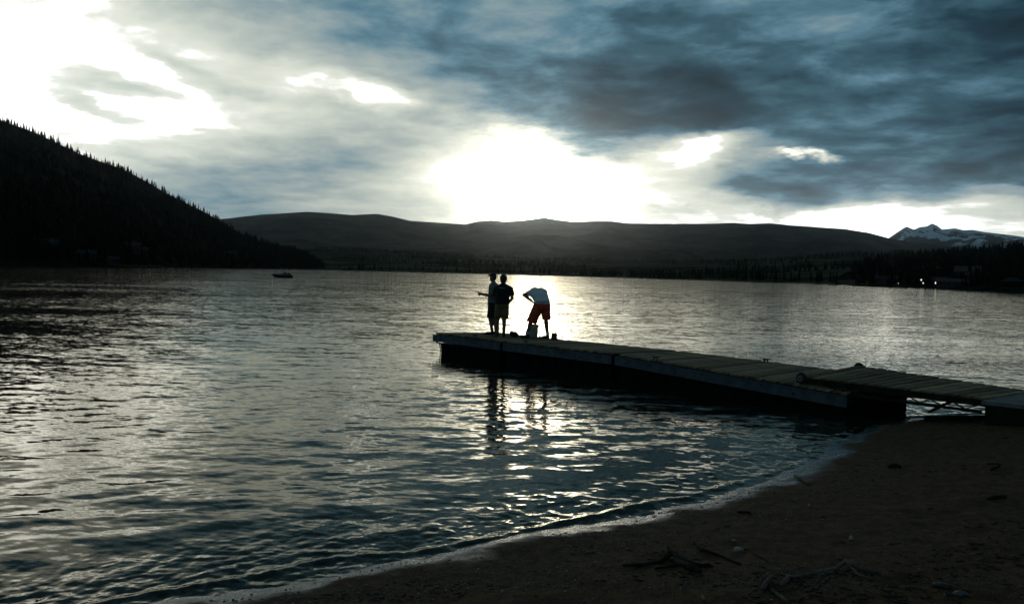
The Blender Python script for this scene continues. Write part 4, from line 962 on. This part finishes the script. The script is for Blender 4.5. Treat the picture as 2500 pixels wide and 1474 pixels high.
b = MB(); b.ball((0, 0, 0.07), (0.13, 0.09, 0.075), 12, 8); b.ball((-0.06, 0.0, 0.10), (0.06, 0.06, 0.05), 10, 7); b.ball((0.07, 0.01, 0.05), (0.08, 0.08, 0.055), 10, 7); remesh('sack', b, 0.012, 3, MAT['bag'], e)
MB().tube([(-0.08, 0, 0.12), (-0.04, 0, 0.20), (0.03, 0, 0.19), (0.06, 0, 0.11)], 0.008, 6).build('strap', MAT['bag'], e)
bx, by = 0.86, 24.15; e = empty('tackle_tray', (bx, by, dz(bx, by))); tag(e, 'low dark tackle tray between the bucket and the bottle carrier', 'tackle tray')
MB().box((0, 0, 0.025), (0.22, 0.12, 0.05)).build('tray', MAT['bag'], e); MB().box((0.05, 0.03, 0.065), (0.10, 0.05, 0.025), 0.3).build('lid', MAT['bag'], e); MB().tube([(-0.09, -0.02, 0.05), (-0.09, -0.02, 0.095), (-0.05, -0.02, 0.10)], 0.008, 6).build('latch', MAT['bolt'], e)
bx, by = 1.14, 23.50; zc = dz(bx, by); e = empty('bottle_carrier', (bx, by, zc)); tag(e, 'dark red cardboard bottle carrier right of the bending person', 'carrier')
for c_, d_ in (((0, -0.058, 0.075), (0.155, 0.006, 0.15)), ((0, 0.058, 0.075), (0.155, 0.006, 0.15)), ((-0.075, 0, 0.075), (0.005, 0.11, 0.15)), ((0.075, 0, 0.075), (0.005, 0.11, 0.15)), ((0, 0, 0.004), (0.15, 0.11, 0.006))):
    MB().box(c_, d_).build('panel', MAT['carton'], e)
MB().box((0, 0, 0.10), (0.145, 0.005, 0.18)).build('divider', MAT['carton'], e)
for x in (-0.045, 0.045):
    for y in (-0.029, 0.029):
        o = MB().lathe([(0.026, 0.01), (0.027, 0.12), (0.022, 0.15), (0.012, 0.18), (0.012, 0.215), (0.014, 0.216), (0.014, 0.226)], 12).build('bottle', MAT['glass_bottle'], None, True); o.location = (bx + x, by + y, zc)
        tag(o, 'brown bottle standing in the dark red carrier', 'bottle', 'bottles in the red carrier')
# duck far out
dp = Vector((-8.38, 103.3, 0)); e = empty('duck', dp); tag(e, 'tiny dark duck swimming far out left of the anglers', 'duck')
b = MB(); b.ball((0, 0, 0.04), (0.17, 0.09, 0.08), 12, 8); cap(b, (-0.13, 0, 0.08), (-0.17, 0, 0.20), 0.035, 0.03); b.ball((-0.18, 0, 0.22), 0.042, 10, 7); cap(b, (-0.2, 0, 0.215), (-0.25, 0, 0.205), 0.018, 0.012); cap(b, (0.14, 0, 0.06), (0.21, 0, 0.11), 0.04, 0.012)
remesh('body', b, 0.012, 3, MAT['duck'], e)

# ------------------------------------------------------------------ beach litter
def on_beach(px, py):
    r = ray(px, py); lo, hi = 2.0, 40.0
    for _ in range(40):
        m = (lo + hi) / 2; p = r * m
        if CAMH + p[2] > float(beach_z(p[0], p[1])): lo = m
        else: hi = m
    p = r * lo; return Vector((p[0], p[1], float(beach_z(p[0], p[1]))))

def branch(name, label, runs, mat, cat='driftwood', lift=0.6, kids=()):
    """runs: list of (pixel points with lift above the sand, radii in metres); the first is the stem, the rest its limbs"""
    base = on_beach(*runs[0][0][0][:2]); e = empty(name, base); tag(e, label, cat)
    for k, (pts, rads) in enumerate(runs):
        P = []
        for i, q in enumerate(pts):
            p = on_beach(q[0], q[1] + 0.0); h = q[2] if len(q) > 2 else 0.0; P.append(p - base + Vector((0, 0, rads[i] * lift + h)))
        D = []; R = []                                                    # subdivide and roughen
        for a, b_, ra, rb in zip(P[:-1], P[1:], rads[:-1], rads[1:]):
            for t in (0, 0.33, 0.66): D.append(a.lerp(b_, t) + Vector((random.uniform(-1, 1), random.uniform(-1, 1), random.uniform(-0.3, 0.5))) * ra * 0.35); R.append((ra + (rb - ra) * t) * random.uniform(0.85, 1.12))
        D.append(P[-1]); R.append(rads[-1])
        MB().tube(D, R, 8, True, 0.16).build('stem' if k == 0 else 'limb', mat, e, True)
    return e
DW, DB = MAT['drift'], MAT['drift_dark']
branch('driftwood_branch', 'dark forked driftwood branch with a humped middle, lower left of the beach litter', [([(1518, 1380), (1560, 1383), (1610, 1374), (1640, 1362, 0.03), (1668, 1375, 0.01), (1715, 1385)], [0.008, 0.016, 0.016, 0.03, 0.028, 0.014]), ([(1632, 1362, 0.03), (1630, 1354, 0.07)], [0.014, 0.006]), ([(1650, 1372), (1690, 1392), (1710, 1398)], [0.026, 0.03, 0.018]), ([(1600, 1388), (1640, 1383), (1665, 1380)], [0.008, 0.012, 0.01]), ([(1690, 1385), (1730, 1380), (1742, 1383)], [0.02, 0.012, 0.006])], DB)
branch('driftwood_stick', 'long thin dark stick lying diagonally above the forked branch', [([(1692, 1321, 0.02), (1712, 1346, 0.01), (1760, 1358), (1808, 1378)], [0.007, 0.013, 0.012, 0.008]), ([(1712, 1345), (1700, 1338, 0.03)], [0.008, 0.004])], DB)
branch('driftwood_branch', 'long pale driftwood branch with a bend, the largest on the beach', [([(1932, 1412), (1975, 1403), (2030, 1394), (2064, 1383, 0.03), (2100, 1392, 0.01), (2142, 1396)], [0.012, 0.015, 0.016, 0.018, 0.014, 0.010]), ([(1930, 1410), (1918, 1419), (1906, 1430)], [0.016, 0.018, 0.014]), ([(1975, 1396), (2010, 1394), (2045, 1392)], [0.008, 0.01, 0.008]), ([(2064, 1384, 0.03), (2095, 1403), (2130, 1413)], [0.010, 0.008, 0.005]), ([(2000, 1406), (2020, 1400), (2034, 1398)], [0.012, 0.014, 0.010])], DW)
branch('driftwood_stub', 'short thick pale driftwood stub left of the longest branch', [([(1862, 1440), (1872, 1426, 0.01), (1884, 1416, 0.02)], [0.016, 0.019, 0.014]), ([(1884, 1442), (1905, 1456), (1925, 1473)], [0.012, 0.013, 0.012])], DW)
branch('driftwood_stick', 'thin straight stick behind the longest branch', [([(2042, 1362), (2075, 1372, 0.01), (2120, 1388)], [0.006, 0.009, 0.007])], DW)
branch('driftwood_stick', 'short pale stick near the water edge', [([(1940, 1162), (1955, 1172, 0.01), (1975, 1183)], [0.014, 0.018, 0.012])], DW)
branch('driftwood_stick', 'grey stick lying near the right edge above the darkest clump', [([(2420, 1148), (2440, 1140, 0.02), (2438, 1139, 0.02)], [0.014, 0.016, 0.010]), ([(2410, 1139, 0.03), (2438, 1137, 0.02)], [0.008, 0.008])], DB)
branch('driftwood_log', 'dark wedge of sunken wood near the right edge of the beach', [([(2408, 1219), (2430, 1216), (2455, 1215)], [0.010, 0.022, 0.018])], DB)
branch('driftwood_stick', 'pale flat stick at the lower right', [([(2195, 1434), (2230, 1434), (2262, 1440)], [0.006, 0.012, 0.008])], DW)
branch('driftwood_stick', 'dark stub half buried in mid beach', [([(2168, 1142), (2185, 1140), (2198, 1142)], [0.02, 0.03, 0.02])], DB)
branch('driftwood_stick', 'dark splinter below the short pale stick', [([(1800, 1250), (1825, 1254, 0.01), (1832, 1253)], [0.008, 0.012, 0.008])], DB)
branch('driftwood_stick', 'little dark twig right of the diagonal stick', [([(1838, 1350), (1860, 1362), (1872, 1370)], [0.006, 0.008, 0.005])], DB)

def stone(px, py, r, mat, label, cat='stone', seed=0):
    q = random.Random(seed); bm = bmesh.new(); bmesh.ops.create_icosphere(bm, subdivisions=2, radius=1)
    ph = [q.uniform(0, 6) for _ in range(6)]
    for v in bm.verts:
        k = 1 + 0.16 * math.sin(3 * v.co.x + ph[0]) * math.sin(2.5 * v.co.y + ph[1]) + 0.1 * math.sin(5 * v.co.z + ph[2]); v.co = Vector((v.co.x * r[0], v.co.y * r[1], v.co.z * r[2])) * k
    me = bpy.data.meshes.new('stone'); bm.to_mesh(me); bm.free(); me.polygons.foreach_set('use_smooth', [True] * len(me.polygons))
    o = link('stone', me, mat); p = on_beach(px, py); o.location = p + Vector((0, 0, r[2] * 0.45)); o.rotation_euler = (q.uniform(-0.3, 0.3), q.uniform(-0.3, 0.3), q.uniform(0, 6)); tag(o, label, cat)
PS, PB = MAT['pale_stone'], MAT['pebble']
stone(1803, 1345, (0.055, 0.03, 0.022), PS, 'largest pale flat stone right of the diagonal stick', seed=1)
stone(1791, 1320, (0.028, 0.014, 0.01), PS, 'small pale stone above the largest pale stone', seed=2)
stone(2078, 1317, (0.013, 0.02, 0.024), PS, 'upright pale chip standing alone in mid beach', seed=3)
stone(1716, 1462, (0.012, 0.012, 0.022), PS, 'tiny pale chip at the bottom of the beach below the forked branch', seed=4)
stone(2300, 1432, (0.07, 0.04, 0.02), PB, 'flat grey stone at the lower right beside the pale stick', seed=5)
stone(2345, 1452, (0.06, 0.03, 0.018), PB, 'flat grey stone nearest the lower right corner', seed=6)
stone(1975, 1236, (0.012, 0.012, 0.02), PS, 'tiny yellowish chip in the dark pebble patch', seed=7)

# pebbles and plant litter: nobody could count them
bm = bmesh.new(); bmesh.ops.create_icosphere(bm, subdivisions=1, radius=1); ico = np.array([v.co[:] for v in bm.verts]); icf = np.array([[v.index for v in f.verts] for f in bm.faces]); bm.free()
def pebbles(name, label, n, smin, smax, mat, keep, cat='pebbles', flat_=0.55, long_=1.0):
    Vs, Fs, c = [], [], 0
    X, Y = [], []
    while len(X) < n:
        d = 1 / rng.uniform(1 / 19.0, 1 / 5.0, 4000); a = rng.uniform(-0.45, 0.58, 4000); x, y = d * np.tan(a), d
        sd = shore_dist(x, y); m = (sd > 0.12) & keep(x, y, sd) & (y > 0.5); X += list(x[m]); Y += list(y[m])
    X, Y = np.array(X[:n]), np.array(Y[:n]); Z = beach_z(X, Y)
    for x, y, z in zip(X, Y, Z):
        r = smin * (smax / smin) ** (rng.random() ** 2.2); s3 = np.array([r * rng.uniform(0.8, 1.5) * long_, r * rng.uniform(0.7, 1.0), r * flat_ * rng.uniform(0.7, 1.2)]); an = rng.random() * 6.28
        v = ico * s3 * rng.uniform(0.82, 1.15, (12 if len(ico) == 12 else len(ico), 1)); co, si = math.cos(an), math.sin(an)
        Vs.append(np.stack([v[:, 0] * co - v[:, 1] * si + x, v[:, 0] * si + v[:, 1] * co + y, v[:, 2] + z + r * 0.15], -1)); Fs.append(icf + c); c += len(ico)
    tag(link(name, mesh_np(name, np.concatenate(Vs), np.concatenate(Fs), True), mat), label, cat, kind='stuff')
patch = lambda x, y: fbm(x * 0.9 + 4, y * 1.6 + 1, 3)
band = lambda sd: np.exp(-((sd - 0.75) / 0.45) ** 2)
pebbles('pebbles', 'dark wet pebbles strewn in bands over the sand', 7500, 0.004, 0.014, PB, lambda x, y, sd: rng.random(len(x)) < np.clip((patch(x, y) - 0.46) * 6, 0.04, 1) + 0.7 * band(sd))
pebbles('pale_pebbles', 'sparse pale pebbles and shell chips on the sand', 300, 0.004, 0.010, MAT['pale_stone'], lambda x, y, sd: patch(x, y) > 0.40)
pebbles('plant_litter', 'dark scraps of bark and plant litter on the sand', 1700, 0.005, 0.018, DB, lambda x, y, sd: (rng.random(len(x)) < np.clip((patch(x * 0.7 + 9, y * 0.7) - 0.48) * 7, 0.03, 1)) & (sd > 0.6), 'litter', 0.3, 2.6)

# grass on the bank beside the abutment
Vs, Fs, c = [], [], 0
for k in range(900):
    x, y = rng.normal(10.2, 0.9), rng.normal(13.9, 0.9)
    if shore_dist(x, y) < 0.5 or (Vector((x, y, 0)) - P0).dot(DD) < 17.05: continue
    z = float(beach_z(x, y)); h, a = rng.uniform(0.08, 0.26), rng.random() * 6.28; dx, dy = math.cos(a), math.sin(a); l = rng.uniform(0.03, 0.12)
    Vs += [(x - dy * 0.005, y + dx * 0.005, z - 0.02), (x + dy * 0.005, y - dx * 0.005, z - 0.02), (x + dx * l * 0.4 + dy * 0.004, y + dy * l * 0.4 - dx * 0.004, z + h * 0.6), (x + dx * l, y + dy * l, z + h)]
    Fs += [(c, c + 1, c + 2), (c, c + 2, c + 3)]; c += 4
if Fs: tag(link('grass', mesh_np('grass', Vs, Fs), MAT['grass']), 'rough grass on the bank beside the gangway block', 'grass', kind='stuff')

# ------------------------------------------------------------------ haze
hz = MB().box((0, 5000, 800 - 1.5), (36000, 36000, 1602)).build('haze')
tag(hz, kind='stuff', label='thin evening haze over the lake', cat='haze')
m, b, o = new_mat('haze'); pv_ = b.node('ShaderNodeVolumePrincipled')
pv_.inputs['Color'].default_value = (0.78, 0.90, 1.0, 1); pv_.inputs['Density'].default_value = 1.6e-5; pv_.inputs['Anisotropy'].default_value = 0.945
m.node_tree.links.new(pv_.outputs[0], o.inputs['Volume']); hz.data.materials.append(m)
